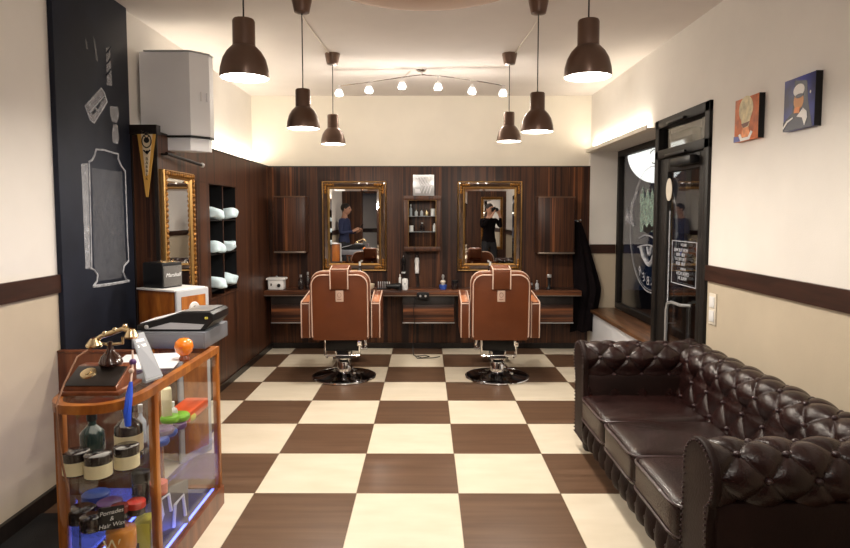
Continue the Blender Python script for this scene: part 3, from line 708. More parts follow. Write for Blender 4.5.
for k, (x, m_, c_) in enumerate(((-.13, M_red, 'red'), (-.06, M_purple, 'purple'), (.0, M_red, 'second red'), (.07, M_dark_jar, 'black'))):
    jar('pomade_tin', f'low {c_} tin on the floor of the glass cabinet', 'tin', (x, 6.72, cz+.021), .025, .028, m_, M_dark_jar)

pc = thing('silver_plaque', 'square silver picture with white leaf strokes above the glass cabinet', 'picture', (-.035, YP, 1.71))
MB().box((-.118, -.022, 0), (.118, -.001, .235), .003).build('panel', M_silver, pc)
b = MB()
b.tube([(-.03, -.024, .12), (.06, -.024, .115), (.10, -.024, .12)], .006, 6)
for k in range(4): b.tube([(-.02+.03*k, -.024, .12), (-.07+.03*k, -.024, .20)], .006, 6); b.tube([(-.0+.03*k, -.024, .12), (-.04+.035*k, -.024, .03)], .005, 6)
b.build('leaf_strokes', M_paper, pc)
MB().sphere((.045, -.020, .185), .032, sy=.2).build('white_disc', M_white, pc)
MB().box((-.095, -.026, .03), (-.04, -.022, .08), .004).build('pale_square', M_paper, pc)

# counter and drawers
CT = .69
ct = thing('wall_counter', 'long dark wood counter shelf running under both mirrors', 'counter', (0, YP, CT-.06))
MB().box((XP+.004, -.31, 0), (1.66, -.001, .06), .003).build('worktop', M_ebony_h, ct)
MB().box((XP+.004, -.312, .002), (1.66, -.3105, .012)).build('edge_strip', M_silverbrown, ct)
for x0, x1, lab in ((-1.68, -1.10, 'dark drawer unit under the counter at its left end'), (-.26, .30, 'dark drawer unit under the counter between the two chairs'), (1.02, 1.58, 'dark drawer unit under the counter at its right end')):
    t = thing('drawer_unit', lab, 'drawer unit', ((x0+x1)/2, YP, .335), 0, 'drawer units under the counter'); w2 = (x1-x0)/2
    MB().box((-w2, -.28, 0), (w2, -.001, .294), .002).build('body', M_black_wood, t)
    MB().box((-w2+.006, -.298, .012), (w2-.006, -.28, .20), .002).build('drawer', M_ebony_h, t)
    MB().box((-w2, -.303, .0), (w2, -.279, .010), .001).build('metal_lip', M_silver, t)
sk = thing('power_socket', 'black double power socket box on the front of the counter', 'socket', (-.04, YP-.31, .60))
MB().box((-.065, -.035, 0), (.065, -.001, .075), .006).build('box', M_black, sk)
for x in (-.028, .028): MB().lathe([(0, 0), (.012, 0), (.012, .004), (0, .004)], n=14, M=Matrix.Translation((x, -.035, .038)) @ Matrix.Rotation(PI/2, 4, 'X')).build('plug_face', M_silver, sk)
cdp = [(-.12, 6.47, .62), (-.14, 6.46, .5), (-.13, 6.46, .3), (-.15, 6.47, .1), (-.14, 6.40, .012), (-.05, 6.30, .006), (.03, 6.36, .006), (-.02, 6.42, .006), (-.12, 6.38, .006), (-.10, 6.28, .006), (.06, 6.30, .006), (.14, 6.36, .006)]
MB().tube([Vector(p)-Vector(sk.location) for p in cdp], .004, 6).build('power_cord', M_black, sk)

# things on the counter
def at(px, py=290, Y=6.62, z=CT): return Vector((on(px, py, Y=Y).x, Y, z))
tw = thing('towel_steamer', 'white box steamer with a lid and black dial at the left end of the counter', 'appliance', at(277))
MB().box((-.085, -.06, 0), (.085, .06, .11), .012).build('body', M_white, tw); MB().box((-.105, -.07, .105), (.105, .07, .13), .01).build('lid', M_white, tw)
MB().lathe([(0, 0), (.02, 0), (.018, .012), (0, .012)], n=18, M=Matrix.Translation((.035, -.06, .048)) @ Matrix.Rotation(PI/2, 4, 'X')).build('dial', M_black, tw)
MB().box((-.055, -.063, .045), (-.040, -.059, .07)).build('switch', M_black, tw); MB().lathe([(.008, 0), (.012, .015), (0, .02)], (0, 0, .13), n=12).build('lid_knob', M_silver, tw)
bottle('spray_bottle', 'dark spray bottle on the counter just left of the left chair', 'bottle', at(301), .03, .16, M_dark_jar, M_silver)
bottle('spray_bottle', 'dark bottle with silver top close beside the left chair back', 'bottle', at(308), .026, .19, M_dark_jar, M_silver)
bottle('pump_bottle', 'dark bottle with white pump top standing before the left mirror', 'bottle', at(360, Y=6.68), .03, .30, M_dark_jar, M_white, neck=.3)
bottle('pump_bottle', 'dark bottle with white pump top standing before the right mirror', 'bottle', at(490, Y=6.68), .03, .30, M_dark_jar, M_white, neck=.3)
tag(MB().lathe([(0, 0), (.025, 0), (.045, .02), (.052, .06), (.048, .062), (.040, .025), (0, .012)], at(370), n=28).build('shaving_bowl', mat('cream_ceramic', (.66, .56, .42), .35)), 'cream shaving bowl on the counter right of the left chair', 'bowl')
cr = thing('comb_rack', 'clear rack of small silver combs on the counter beside the shaving bowl', 'rack', at(384))
MB().box((-.075, -.03, 0), (.075, .03, .012), .003).build('tray', M_black, cr)
for k in range(6): MB().box((-.066+.024*k, -.006, .012), (-.056+.024*k, .006, .085), .002).build('comb', M_silver, cr)
hd = thing('hair_dryer', 'black hair dryer lying on the counter left of the white canister', 'hair dryer', at(394, Y=6.56))
b = MB(); b.lathe([(0, -.08), (.022, -.08), (.026, -.03), (.036, .03), (.036, .07), (.02, .085), (0, .085)], n=20, M=Matrix.Translation((0, 0, .04)) @ Matrix.Rotation(PI/2, 4, 'Y')); b.build('barrel', M_black, hd)
MB().tube([(.03, 0, .03), (.06, -.05, .02), (.07, -.10, .018)], .015, 10).build('handle', M_black, hd)
bottle('white_tube', 'slim white bottle standing behind the black hair dryer', 'bottle', at(400), .014, .165, M_white, M_white, neck=.2)
cn = thing('white_canister', 'white rounded canister with a grey dot on the counter left of the power socket', 'canister', at(405, Y=6.58))
MB().lathe([(0, 0), (.030, 0), (.034, .01), (.034, .10), (.028, .12), (0, .125)], n=24).build('body', M_white, cn)
MB().sphere((0, -.033, .07), .010, sy=.3, u=10, v=8).build('dot', M_greyplastic, cn)
sb = thing('shaving_brush_stand', 'shaving brush on a stand over a dark blue bowl right of the socket', 'shaving brush', at(443))
MB().lathe([(0, 0), (.035, 0), (.042, .03), (.040, .05), (0, .05)], n=24).build('bowl', M_blue, sb)
MB().lathe([(.018, .05), (.024, .07), (.030, .085), (.020, .10), (0, .10)], n=20).build('bristles', M_switch, sb)
MB().lathe([(.012, .10), (.010, .12), (.018, .14), (.014, .16), (0, .165)], n=20).build('handle', M_silver, sb)
jar('hair_gel_pot', 'small dark pot on the counter left of the right chair', 'jar', at(455), .035, .10, M_dark_jar, M_black)
jar('hair_gel_pot', 'dark pot on the counter just right of the right chair', 'jar', at(530), .03, .07, M_dark_jar, M_silver)
bottle('glass_bottle', 'small clear bottle on the counter right of the right chair', 'bottle', at(537), .02, .10, M_clear, M_silver)
hc = thing('hair_clipper', 'silver and black hair clipper standing upright on the right end of the counter', 'hair clipper', at(549))
MB().lathe([(0, 0), (.03, 0), (.03, .015), (.016, .03), (.018, .10), (.024, .13), (0, .135)], n=16, sy=.8).build('body', M_black, hc); MB().box((-.022, -.014, .13), (.022, .014, .165), .004).build('blade', M_silver, hc)
# hanging clippers
for px, m_, lab in ((403.5, M_black_gloss, 'black hair clipper hanging on the wall under the glass cabinet'), (417, M_white, 'white hair clipper hanging on the wall under the glass cabinet')):
    x = at(px, 262, YP).x
    t = thing('hanging_clipper', lab, 'hair clipper', (x, YP, .86))
    MB().lathe([(0, 0), (.018, .004), (.024, .03), (.022, .09), (.026, .13), (.02, .165), (0, .17)], (0, -.03, 0), n=18, sy=.7).build('body', m_, t)
    MB().box((-.022, -.045, -.012), (.022, -.015, .008), .003).build('blade', M_silver, t); MB().tube([(0, -.001, .185), (0, -.03, .19), (0, -.035, .175)], .004, 6).build('hook', M_silver, t)
    MB().tube([(0, -.02, -.01), (.01, -.02, -.08), (.03, -.02, -.14), (.0, -.03, -.165)], .003, 6).build('cord', M_black, t)

# cape on hooks
hk = thing('coat_hook', 'double chrome coat hook at the right end of the wood wall', 'hook', (1.655, YP, 1.43))
MB().box((-.035, -.012, -.01), (.035, -.001, .015), .003).build('plate', M_chrome, hk)
for x in (-.025, .025): MB().tube([(x, -.01, 0), (x*1.2, -.05, -.005), (x*1.5, -.065, .01)], .006, 8).build('prong', M_chrome, hk); 
for x in (-.0375, .0375): MB().sphere((x, -.067, .012), .014).build('knob', M_chrome, hk)
def cape(u, v):
    a = 2*PI*v; z = 1.42-1.20*u
    wx = .03+.085*min(1, u*1.6)**.8+.035*u - (.03*max(0, u-.62)/.38); wy = .025+.045*min(1, u*2)
    fo = 1+.16*math.sin(7*a+3*u)+.08*math.sin(11*a+1)
    cx = 1.665+.11*min(1, u*1.6)-(.05*max(0, u-.6)/.4)
    return (min(cx+wx*math.cos(a)*fo, 1.93), YP-.09+wy*math.sin(a)*fo, z+.015*math.sin(5*a)*u)
b = MB(); b.grid(cape, 26, 60, closed_v=True)
tag(b.build('hairdressing_cape', M_cape), 'long black hairdressing cape hanging from the hook beside the window', 'cape')

# ================================================================== RIGHT WALL
def canvas(label, y0, y1, z0, z1, base, shapes):
    t = thing('canvas_picture', label, 'picture', (XR, 0, 0))
    MB().box((-.035, y0, z0), (-.001, y1, z1), .002).build('canvas', base, t)
    MB().box((-.034, y0-.001, z0-.001), (-.002, y0+.003, z1+.001)).build('edge', M_black, t)
    for k, (nm, m_, pts) in enumerate(shapes):   # pts: fractions (left-to-right as seen, top-down)
        MB().prism([(-.0355-.0004*k, y1-(y1-y0)*u, z1-(z1-z0)*v) for u, v in pts], (-.0004, 0, 0)).build(nm, m_, t)
def ell(cx, cy, a, b_, n=20, s=1): return [(cx+a*math.cos(2*PI*k/n), cy+b_*math.sin(2*PI*k/n)) for k in range(n)]
M_o1 = mat('burnt_orange_paint', (.50, .12, .025), .5, vary=.5, vscale=14); M_c1 = mat('pale_ochre_paint', (.62, .52, .30), .5, vary=.3, vscale=25)
M_o2 = mat('light_orange_paint', (.80, .28, .09), .5, vary=.3, vscale=30); M_b1 = mat('deep_blue_paint', (.02, .028, .20), .4, vary=.6, vscale=10)
M_w1 = mat('white_paint', (.80, .78, .76), .5); M_b2 = mat('ink_blue_paint', (.008, .008, .03), .4)
canvas('small canvas with an orange and ochre painted figure, nearer the door', 3.345, 3.60, 1.918, 2.158, M_o1, [
    ('ochre_shape', M_c1, ell(.48, .27, .30, .30)), ('ochre_jaw', M_c1, [(.25, .35), (.75, .35), (.62, .68), (.48, .76), (.34, .66)]), ('shadow_shape', mat('brown_paint', (.18, .06, .03), .5), [(.3, .60), (.66, .58), (.58, .68), (.40, .70)]),
    ('neck_shape', M_o2, [(.38, .70), (.62, .70), (.70, .92), (.30, .92)]), ('collar', M_w1, [(.20, .84), (.28, .82), (.36, .93), (.62, .93), (.72, .80), (.80, .84), (.68, 1.0), (.30, 1.0)]), ('blue_corner', M_b1, [(0, .86), (.20, .88), (.30, 1.0), (0, 1.0)])])
canvas('dark blue canvas with a white capped painted figure, farther from the door', 2.865, 3.11, 1.913, 2.163, M_b1, [
    ('dark_ground', M_b2, [(.35, .05), (.75, .12), (.80, .5), (.95, 1.0), (.0, 1.0), (.0, .82), (.30, .66), (.34, .30)]), ('face', mat('ochre_face_paint', (.60, .27, .10), .5), ell(.50, .46, .16, .17)), ('cap', M_w1, ell(.50, .26, .18, .12)), ('cap_edge', M_b2, ell(.52, .37, .13, .04)),
    ('neck', M_o2, [(.38, .58), (.56, .58), (.54, .70), (.36, .68)]), ('shirt', M_w1, [(.46, .76), (.66, .62), (.78, .70), (.80, .82), (.72, .96), (.64, .80)]), ('curve_line', M_w1, [(.0, .92), (.14, .80), (.34, .75), (.34, .78), (.16, .84), (.03, .95)]), ('dot', M_w1, ell(.88, .36, .02, .03))])
sw = thing('light_switch', 'pair of ivory light switches stacked on the beige wall beside the door', 'switch', (XR, 3.86, .80))
MB().box((-.010, -.045, 0), (-.001, .045, .20), .003).build('plate', M_switch, sw)
for z in (.02, .11): MB().box((-.016, -.032, z), (-.010, .032, z+.07), .003).build('rocker', M_white, sw)

# ================================================================== BARBER CHAIRS
def rounded_outline(x0, x1, z0, z1, r, n=8, rb=.02, bulge=0.0):
    P = []
    for cx, cz, a0, rr in ((x1-rb, z0+rb, -PI/2, rb), (x1-r, z1-r, 0, r), (x0+r, z1-r, PI/2, r), (x0+rb, z0+rb, PI, rb)):
        for k in range(n+1):
            a = a0+PI/2*k/n; P.append((cx+rr*math.cos(a), cz+rr*math.sin(a)))
    return P
def make_chair():
    t = thing('barber_chair', '', 'chair', (0, 0, 0), 0, 'barber chairs')
    MB().lathe([(0, 0), (.285, 0), (.295, .006), (.28, .022), (.20, .034), (.10, .045), (.07, .06), (0, .06)], n=56).build('base', M_darkchrome, t)
    MB().tube([(.288*math.cos(k*PI/28), .288*math.sin(k*PI/28), .012) for k in range(56)], .010, 8, closed=True).build('base_rim', M_chrome, t)
    b = MB(); b.lathe([(.062, .05), (.062, .15), (.055, .16), (.040, .165), (.036, .17), (.036, .34), (0, .34)], n=24); b.build('column', M_chrome, t)
    b = MB(); b.tube([(.03, -.03, .15), (.07, -.10, .13), (.10, -.15, .10), (.11, -.19, .085)], .009, 8); b.sphere((.11, -.19, .085), .016); b.build('pump_lever', M_chrome, t)
    b = MB(); b.box((-.165, -.12, .27), (.165, .20, .40), .015); b.box((-.07, -.09, .20), (.07, .10, .28), .012); b.build('mechanism', M_black, t)
    b = MB()
    for s in (-1, 1): b.tube([(s*.155, -.135, .38), (s*.155, -.135, .235), (s*.135, -.12, .215)], .010, 8); b.tube([(s*.05, -.07, .16), (s*.06, -.09, .25), (s*.06, -.10, .33)], .008, 8)
    b.tube([(-.155, -.14, .235), (.155, -.14, .235)], .008, 8); b.tube([(-.09, -.10, .205), (.09, -.10, .205)], .007, 8); b.box((.135, -.15, .32), (.175, -.12, .39), .004)
    b.build('linkage', M_chrome, t)
    MB().box((-.255, -.20, .385), (.255, .30, .50), .035, 4).build('seat', M_tan, t)
    # footrest
    b = MB()
    for s in (-1, 1): b.tube([(s*.16, .22, .40), (s*.16, .42, .30), (s*.16, .58, .17)], .012, 8)
    b.box((-.18, .50, .14), (.18, .68, .17), .01); b.build('footrest', M_chrome, t)
    # backrest
    tilt = rx(math.radians(4), (0, -.20, .42))
    out = rounded_outline(-.257, .257, .41, 1.005, .10, rb=.03)
    b = MB(); b.prism([(x, -.285, z) for x, z in out], (0, .105, 0), .022); bmesh.ops.transform(b.bm, matrix=tilt, verts=b.bm.verts); b.build('backrest', M_tan, t)
    o2 = rounded_outline(-.243, .243, .425, .990, .092, rb=.03)
    P = [tilt @ Vector((x, -.288, z)) for x, z in o2[5:-5]]
    b = MB(); b.tube(P, .0055, 6); o3 = rounded_outline(-.258, .258, .41, 1.006, .10, rb=.03); b.tube([tilt @ Vector((x, -.185, z)) for x, z in o3[5:-5]], .006, 6); b.build('back_piping', M_piping, t)
    # headrest hung over the top edge
    b = MB(); b.box((-.078, -.312, .865), (.078, -.285, 1.035), .012, 3); b.box((-.078, -.30, .995), (.078, -.14, 1.045), .02, 3); b.box((-.09, -.185, .90), (.09, -.10, 1.06), .03, 3)
    bmesh.ops.transform(b.bm, matrix=tilt, verts=b.bm.verts); hr = b.build('headrest', M_tan, t)
    b = MB()
    for s in (-1, 1): b.tube([tilt @ Vector(p) for p in ((s*.076, -.314, .87), (s*.076, -.315, 1.02), (s*.076, -.302, 1.042), (s*.076, -.15, 1.05))], .0055, 6)
    b.tube([tilt @ Vector(p) for p in ((-.076, -.305, 1.043), (.076, -.305, 1.043))], .0045, 6); b.build('headrest_piping', M_piping, hr)
    b = MB(); b.box((-.034, -.292, .755), (.034, -.285, .855), .004); bmesh.ops.transform(b.bm, matrix=tilt, verts=b.bm.verts); bd = b.build('back_badge', M_piping, t)
    b = MB(); c = tilt @ Vector((0, -.294, .815)); b.tube([c+Vector((.016*math.cos(k*PI/6), 0, .02*math.sin(k*PI/6))) for k in range(12)], .003, 5, closed=True); b.box(c+Vector((-.018, -.001, -.042)), c+Vector((.018, .002, -.034))); b.build('badge_emblem', mat('badge_ink', (.36, .22, .17), .5), bd)
    # arms
    for s in (-1, 1):
        prof = [(-.235, .415), (-.245, .43), (-.245, .715), (-.235, .735), (.22, .775), (.30, .76), (.32, .70), (.32, .50), (.28, .42)]
        x0, x1 = sorted((s*.266, s*.350))
        b = MB(); b.prism([(x0, y, z) for y, z in prof], (x1-x0, 0, 0), .010); arm = b.build('armrest', M_tan, t)
        MB().box((x0+.008, -.23, 0), (x1-.008, .25, .022), .010, 3, M=Matrix.Translation((0, 0, .734)) @ Matrix.Rotation(math.radians(4.6), 4, 'X')).build('arm_pad', M_tan_lit, arm)
        b = MB()
        for x in (x0+.006, x1-.006): b.tube([(x, -.240, .42), (x, -.250, .44), (x, -.250, .715), (x, -.238, .738), (x, .22, .780)], .0055, 6)
        b.tube([(x0+.006, -.248, .722), (x1-.006, -.248, .722)], .0055, 6)
        b.build('arm_piping', M_piping, arm)
    return t
M_tan_lit = mat('lit_tan_leather', (.46, .17, .07), .35, coat=.3)  # lighter copy of the tan leather; light on the arm tops is coloured in
ch = make_chair(); ch.location = (-.765, 5.56, 0); ch.rotation_euler = (0, 0, math.radians(1.5)); ch['label'] = 'tan leather barber chair with cream piping, facing the left mirror'
c2 = copy_tree(ch); c2.location = (.652, 5.56, 0); c2.rotation_euler = (0, 0, math.radians(-1)); c2['label'] = 'tan leather barber chair with cream piping, facing the right mirror'

# ================================================================== CHESTERFIELD SOFA
sf = thing('chesterfield_sofa', 'long dark brown button tufted leather sofa against the right wall', 'sofa', (0, 0, 0))
def tuft_surface(mb, profile, along, L, du, dv, amp, nu, nv, v_end, voff=0.0, edge=.04):
    """profile(v) -> (point2d, normal2d) by arc length; along(u, p2) -> 3d; v_end: arc length; buttons on a diamond lattice"""
    def h(u, v):
        a = PI*(u/du + (v-voff)/dv); b_ = PI*(u/du - (v-voff)/dv)
        k = abs(math.sin(a/1.0))*abs(math.sin(b_/1.0))
        f = k**.42
        return f
    def fn(s, t_):
        u = s*L; v = t_*v_end; p, n = profile(v)
        f = h(u, v)
        d = amp*(f-1)*min(1, (v_end-v)/edge+.15 if v > v_end-edge else 1)
        return along(u, (p[0]+n[0]*d, p[1]+n[1]*d))
    mb.grid(fn, nu, nv)
def roll_profile(x0, z0, x1, z1, cx, cz, r, a_end):
    """straight from (x0,z0) to roll start, then round the roll; roll turns from inner side over the top"""
    # start angle where the face meets the roll
    a0 = math.atan2(z1-cz, x1-cx)
    if a0 < 0: a0 += 2*PI
    L1 = math.hypot(x1-x0, z1-z0); tot = L1+r*(a0-a_end)
    dx, dz = (x1-x0)/L1, (z1-z0)/L1
    def f(v):
        if v < L1: return (x0+dx*v, z0+dz*v), (-dz if cx > x0 else dz, dx if cx > x0 else -dx)
        a = a0-(v-L1)/r
        return (cx+r*math.cos(a), cz+r*math.sin(a)), (math.cos(a), math.sin(a))
    return f, tot
R_ = .125
# backrest: inner face leaning, roll toward the wall. 2-D coords (X, Z)
SY0, SY1 = 2.02, 3.90
pf, tot = roll_profile(1.50, .30, 1.548, .53, 1.675, .585, R_, -1.2)
DV = .22
b = MB(); tuft_surface(b, pf, lambda u, p: (p[0], SY0+u, p[1]), SY1-SY0, .19, DV, .026, 420, 100, tot)
back = b.build('backrest', M_sofa, sf, angle=60)
def buttons(parent, pf, tot, along, L, du, dv, v0=.12, amp=.030, lim=1.0):
    bt = None
    i = 0; u = 0
    nu = int(L/(du/2)); nvn = int(tot/(dv/2))
    for i in range(1, nu+1):
        for j in range(1, nvn+1):
            if (i+j) % 2: continue
            u, v = i*du/2, j*dv/2
            if u > L-.03 or v > tot*lim: continue
            p, n = pf(v); q = along(u, (p[0]-n[0]*amp*.75, p[1]-n[1]*amp*.75))
            if bt is None:
                bt = MB().sphere((0, 0, 0), .013, sx=1, sy=1, sz=.8, u=10, v=6).build('button', M_sofa_pipe, parent); bt.location = q
            else:
                o = bt.copy(); COL.objects.link(o); o.location = q; o.parent = parent
buttons(back, pf, tot, lambda u, p: (p[0], SY0+u, p[1]), SY1-SY0, .19, DV, lim=.8, amp=.026)
b = MB(); b.box((1.60, SY0-.02, .08), (XR-.025, SY1+.02, .50), .02); b.build('back_shell', M_sofa, sf)
# arms: 2-D coords (Y, Z)
for side, (yi, yc, lab) in (('far', (3.665, 3.80, 1)), ('near', (2.245, 2.11, -1))):
    s = lab
    # profile written for an arm whose roll lies on the + side, mirrored for the other
    pfa, tota = roll_profile(0, .30, .018, .53, .138, .585, R_, -1.25)
    al = lambda u, p, s=s, yi=yi: (.985+u, yi+s*p[0], p[1])
    LA = .68
    b = MB(); tuft_surface(b, pfa, al, LA, .17, DV, .025, 170, 100, tota)
    arm = b.build('arm', M_sofa, sf, angle=60)
    buttons(arm, pfa, tota, al, LA, .17, DV, lim=.8, amp=.025)
    ya, yb = sorted((yi+s*.012, yi+s*.235))
    MB().box((.99, ya, .08), (1.70, yb, .52), .02).build('arm_shell', M_sofa_flat, arm)
    # scroll front panel
    pts = []
    yc2 = yi+s*.138
    for k in range(25):
        a = math.radians(200-k*(250/24)); pts.append((yc2+s*R_*math.cos(a), .585+R_*math.sin(a)))
    pts.append((yi+s*.215, .44)); pts.append((yi+s*.215, .09)); pts.append((yi+s*.012, .09)); pts.append((yi+s*.012, .50))
    b = MB(); b.prism([(.962, y, z) for y, z in pts], (.03, 0, 0), .008); fp = b.build('scroll_panel', M_sofa_flat, arm)
    b = MB()
    for k in range(len(pts)):
        y0_, z0_ = pts[k]; y1_, z1_ = pts[(k+1) % len(pts)]; L_ = math.hypot(y1_-y0_, z1_-z0_); n_ = max(1, int(L_/.022))
        for q in range(n_):
            f_ = q/n_; y_, z_ = y0_+(y1_-y0_)*f_, z0_+(z1_-z0_)*f_
            dy, dz = yc2-y_, .5-z_; m_ = math.hypot(dy, dz) or 1
            b.sphere((.960, y_+dy/m_*.014, z_+dz/m_*.014), .0055, u=6, v=4)
    b.build('nailhead_trim', M_sofa_pipe, fp)
# cushions
cy = [2.25, 2.735, 3.205, 3.675]
for k in range(3):
    y0_, y1_ = cy[k]+.003, cy[k+1]-.003
    def cush(u, v, y0_=y0_, y1_=y1_):
        # superellipsoid like puffed cushion
        th = 2*PI*v; ph = PI*(u-.5)
        sg = lambda x, e: math.copysign(abs(x)**e, x)
        cxx, cyy, czz = (.945+1.53)/2, (y0_+y1_)/2, .315
        a, b2, c = (1.53-.945)/2, (y1_-y0_)/2, .088
        x = cxx+a*sg(math.cos(ph), .16)*sg(math.cos(th), .16)
        y = cyy+b2*sg(math.cos(ph), .16)*sg(math.sin(th), .16)
        z = czz+c*sg(math.sin(ph), .35)
        q = max(0, 1-((x-cxx)/a)**2)*max(0, 1-((y-cyy)/b2)**2)
        if z > czz: z += .018*q+.003*math.sin(40*y+12*x)*q
        return (x, y, z)
    b = MB(); b.grid(cush, 41, 96, closed_v=True); cu_ = b.build('seat_cushion', M_sofa, sf, angle=70)
    b = MB(); e = .012
    for z in (.385, .262):
        pts = [(.948+.006, y0_+.03, z), (.944, y0_+.06, z), (.944, (y0_+y1_)/2, z+.002), (.944, y1_-.06, z), (.95, y1_-.03, z), (.97, y1_-.006, z), (1.2, y1_-.003, z)]
        b.tube([(1.2, y0_+.003, z), (.97, y0_+.006, z)]+pts, .006, 6)
    b.build('cushion_piping', M_sofa_pipe, cu_)
MB().box((.99, 2.20, .10), (1.55, 3.70, .235), .015).build('seat_frame', M_sofa, sf)
def apron(u, v):
    y = 2.24+1.44*u; a = PI*y/.12; z = .085+.145*v
    return (.985-.028*abs(math.sin(a))**.5*math.sin(PI*min(1, v*1.1+.05))**.5 if 0 < v < 1 else 1.0, y, z)
b = MB(); b.grid(apron, 240, 10); ap = b.build('tufted_apron', M_sofa_flat, sf, angle=70)
for k in range(12):
    y = 2.28+.12*k
    MB().sphere((.978, y, .15), .010, u=8, v=6).build('button', M_sofa_pipe, ap)
for x in (1.03, 1.74):
    for y in (2.10, 3.80):
        MB().lathe([(0, 0), (.022, 0), (.034, .02), (.036, .045), (.026, .07), (.026, .09), (0, .09)], (x, y, 0), n=20).build('bun_foot', M_black_wood, sf)

# ================================================================== DISPLAY CASE
dc = thing('display_case', 'orange wood and glass display case with a rounded end at lower left', 'display case', (0, 0, 0))
ZT_ = .83
def outline(inset=0.0, n=16):
    x0, x1, yb_, yc, yf = -1.385, -1.06, 3.07, 2.33, 2.085
    P = [(x1-inset, yb_-inset)]
    P.append((x1-inset, yc))
    cx = (x0+x1)/2
    for k in range(1, n):
        a = PI*k/n; e = .72
        px = cx+((x1-x0)/2-inset)*math.copysign(abs(math.cos(a))**e, math.cos(a)); py = yc-(yc-yf-inset)*abs(math.sin(a))**.85
        P.append((px, py))
    P.append((x0+inset, yc)); P.append((x0+inset, yb_-inset))
    return P
def ringband(mb, o_in, o_out, z0, z1):
    A = outline(o_out); B = outline(o_in); n = len(A)
    def V(P, z): return [mb.bm.verts.new((x, y, z)) for x, y in P]
    a0, a1, b0, b1 = V(A, z0), V(A, z1), V(B, z0), V(B, z1)
    for i in range(n):
        j = (i+1) % n
        for q in ((a0[i], a0[j], a1[j], a1[i]), (b0[i], b1[i], b1[j], b0[j]), (a1[i], a1[j], b1[j], b1[i]), (a0[i], b0[i], b0[j], a0[j])): mb.bm.faces.new(q)
b = MB(); ringband(b, .030, 0, ZT_-.032, ZT_); b.build('top_frame', M_orange_wood, dc)
b = MB(); ringband(b, .035, -.006, .0, .10); b.prism([(x, y, .07) for x, y in outline(.03)], (0, 0, .02)); b.build('base', M_red_wood, dc)
b = MB(); b.prism([(x, y, .0905) for x, y in outline(.035)], (0, 0, .003)); b.build('base_lining', mat('dark_felt', (.03, .03, .10), .8), dc)
MB().prism([(x, y, ZT_-.012) for x, y in outline(.028)], (0, 0, .008)).build('top_pane', M_glass, dc)
for z, nm in ((.545, 'upper'), (.35, 'lower')):
    MB().prism([(x, y, z-.006) for x, y in outline(.02)], (0, 0, .006)).build('glass_shelf', M_glass, dc)
for x, y, sx, sy in ((-1.074, 2.345, .014, .018), (-1.074, 3.054, .014, .016), (-1.371, 3.054, .014, .016), (-1.338, 2.175, .017, .014)):
    MB().box((x-sx, y-sy, .09), (x+sx, y+sy, ZT_-.03), .003).build('post', M_orange_wood, dc)
# side panes (curved front pane bends with the outline)
P = outline(.008)
b = MB()
for i in range(1, len(P)-2):
    b.bm.faces.new([b.bm.verts.new((P[i][0], P[i][1], .10)), b.bm.verts.new((P[i+1][0], P[i+1][1], .10)), b.bm.verts.new((P[i+1][0], P[i+1][1], ZT_-.03)), b.bm.verts.new((P[i][0], P[i][1], ZT_-.03))])
bmesh.ops.remove_doubles(b.bm, verts=b.bm.verts, dist=1e-5); b.build('curved_front_pane', M_glass, dc)
MB().box((-1.070, 2.36, .10), (-1.066, 3.04, ZT_-.03)).build('side_pane', M_glass, dc)
MB().box((-1.379, 2.34, .10), (-1.375, 3.04, ZT_-.03)).build('side_pane', M_glass, dc)
MB().box((-1.37, 3.052, .10), (-1.08, 3.056, ZT_-.03)).build('end_pane', M_glass, dc)
b = MB(); b.box((-1.098, 2.38, .094), (-1.086, 3.02, .104), .002); b.tube([(-1.09, 2.33, .10), (-1.11, 2.23, .10), (-1.17, 2.14, .10), (-1.25, 2.12, .10), (-1.31, 2.15, .10), (-1.35, 2.26, .10), (-1.355, 2.5, .10), (-1.355, 3.02, .10)], .006, 6)
b.build('blue_light_strip', M_blueled, dc)
lamp('case_blue_light', 'AREA', (-1.24, 2.6, .115), 2.2, (.12, .18, 1), (PI, 0, 0), shape='RECTANGLE', size=.28, size_y=.8)
lamp('case_shelf_light', 'AREA', (-1.24, 2.55, ZT_-.04), 1.2, (1, .88, .72), (0, 0, 0), shape='RECTANGLE', size=.2, size_y=.7)

# contents
S1, S2, S0 = .545, .35, .0935
G1 = 'dark jars with cream labels in the display case'
jar('pomade_jar', 'dark jar with cream label, leftmost on the upper shelf of the display case', 'jar', (-1.295, 2.19, S1), .046, .085, M_dark_jar, M_dark_jar, M_cream_label, G1, lh=.25, b0=.05, b1=.62)
jar('pomade_jar', 'dark jar with cream label in the middle of the curved shelf front', 'jar', (-1.20, 2.165, S1), .046, .085, M_dark_jar, M_dark_jar, M_cream_label, G1, lh=.25, b0=.05, b1=.62)
jar('pomade_jar', 'dark jar with cream label close to the corner post on the upper shelf', 'jar', (-1.135, 2.245, S1), .044, .085, M_dark_jar, M_dark_jar, M_cream_label, G1, lh=.25, b0=.05, b1=.62)
bottle('tonic_bottle', 'round shouldered black bottle with cream label behind the corner jar', 'bottle', (-1.175, 2.345, S1), .052, .22, M_dark_jar, M_dark_jar, .38, band=M_cream_label)
bottle('tonic_bottle', 'dark green bottle behind the leftmost jar on the upper shelf', 'bottle', (-1.31, 2.33, S1), .045, .19, mat('dark_green_glass', (.012, .03, .03), .12, coat=.5), M_black, .4)
bottle('glass_flask', 'clear slender glass bottle on the upper shelf right of the corner post', 'bottle', (-1.125, 2.44, S1), .020, .17, M_clear, M_silver, .45)
bottle('glass_flask', 'clear bottle on the upper shelf behind the slender one', 'bottle', (-1.20, 2.50, S1), .022, .16, M_clear, M_silver, .4)
tag(MB().box((-1.155, 2.585, S1), (-1.115, 2.625, S1+.20), .003, M=rz(.5, (-1.135, 2.605, 0))).build('tall_box', M_cream_label), 'tall cream carton upright on the upper shelf', 'box')
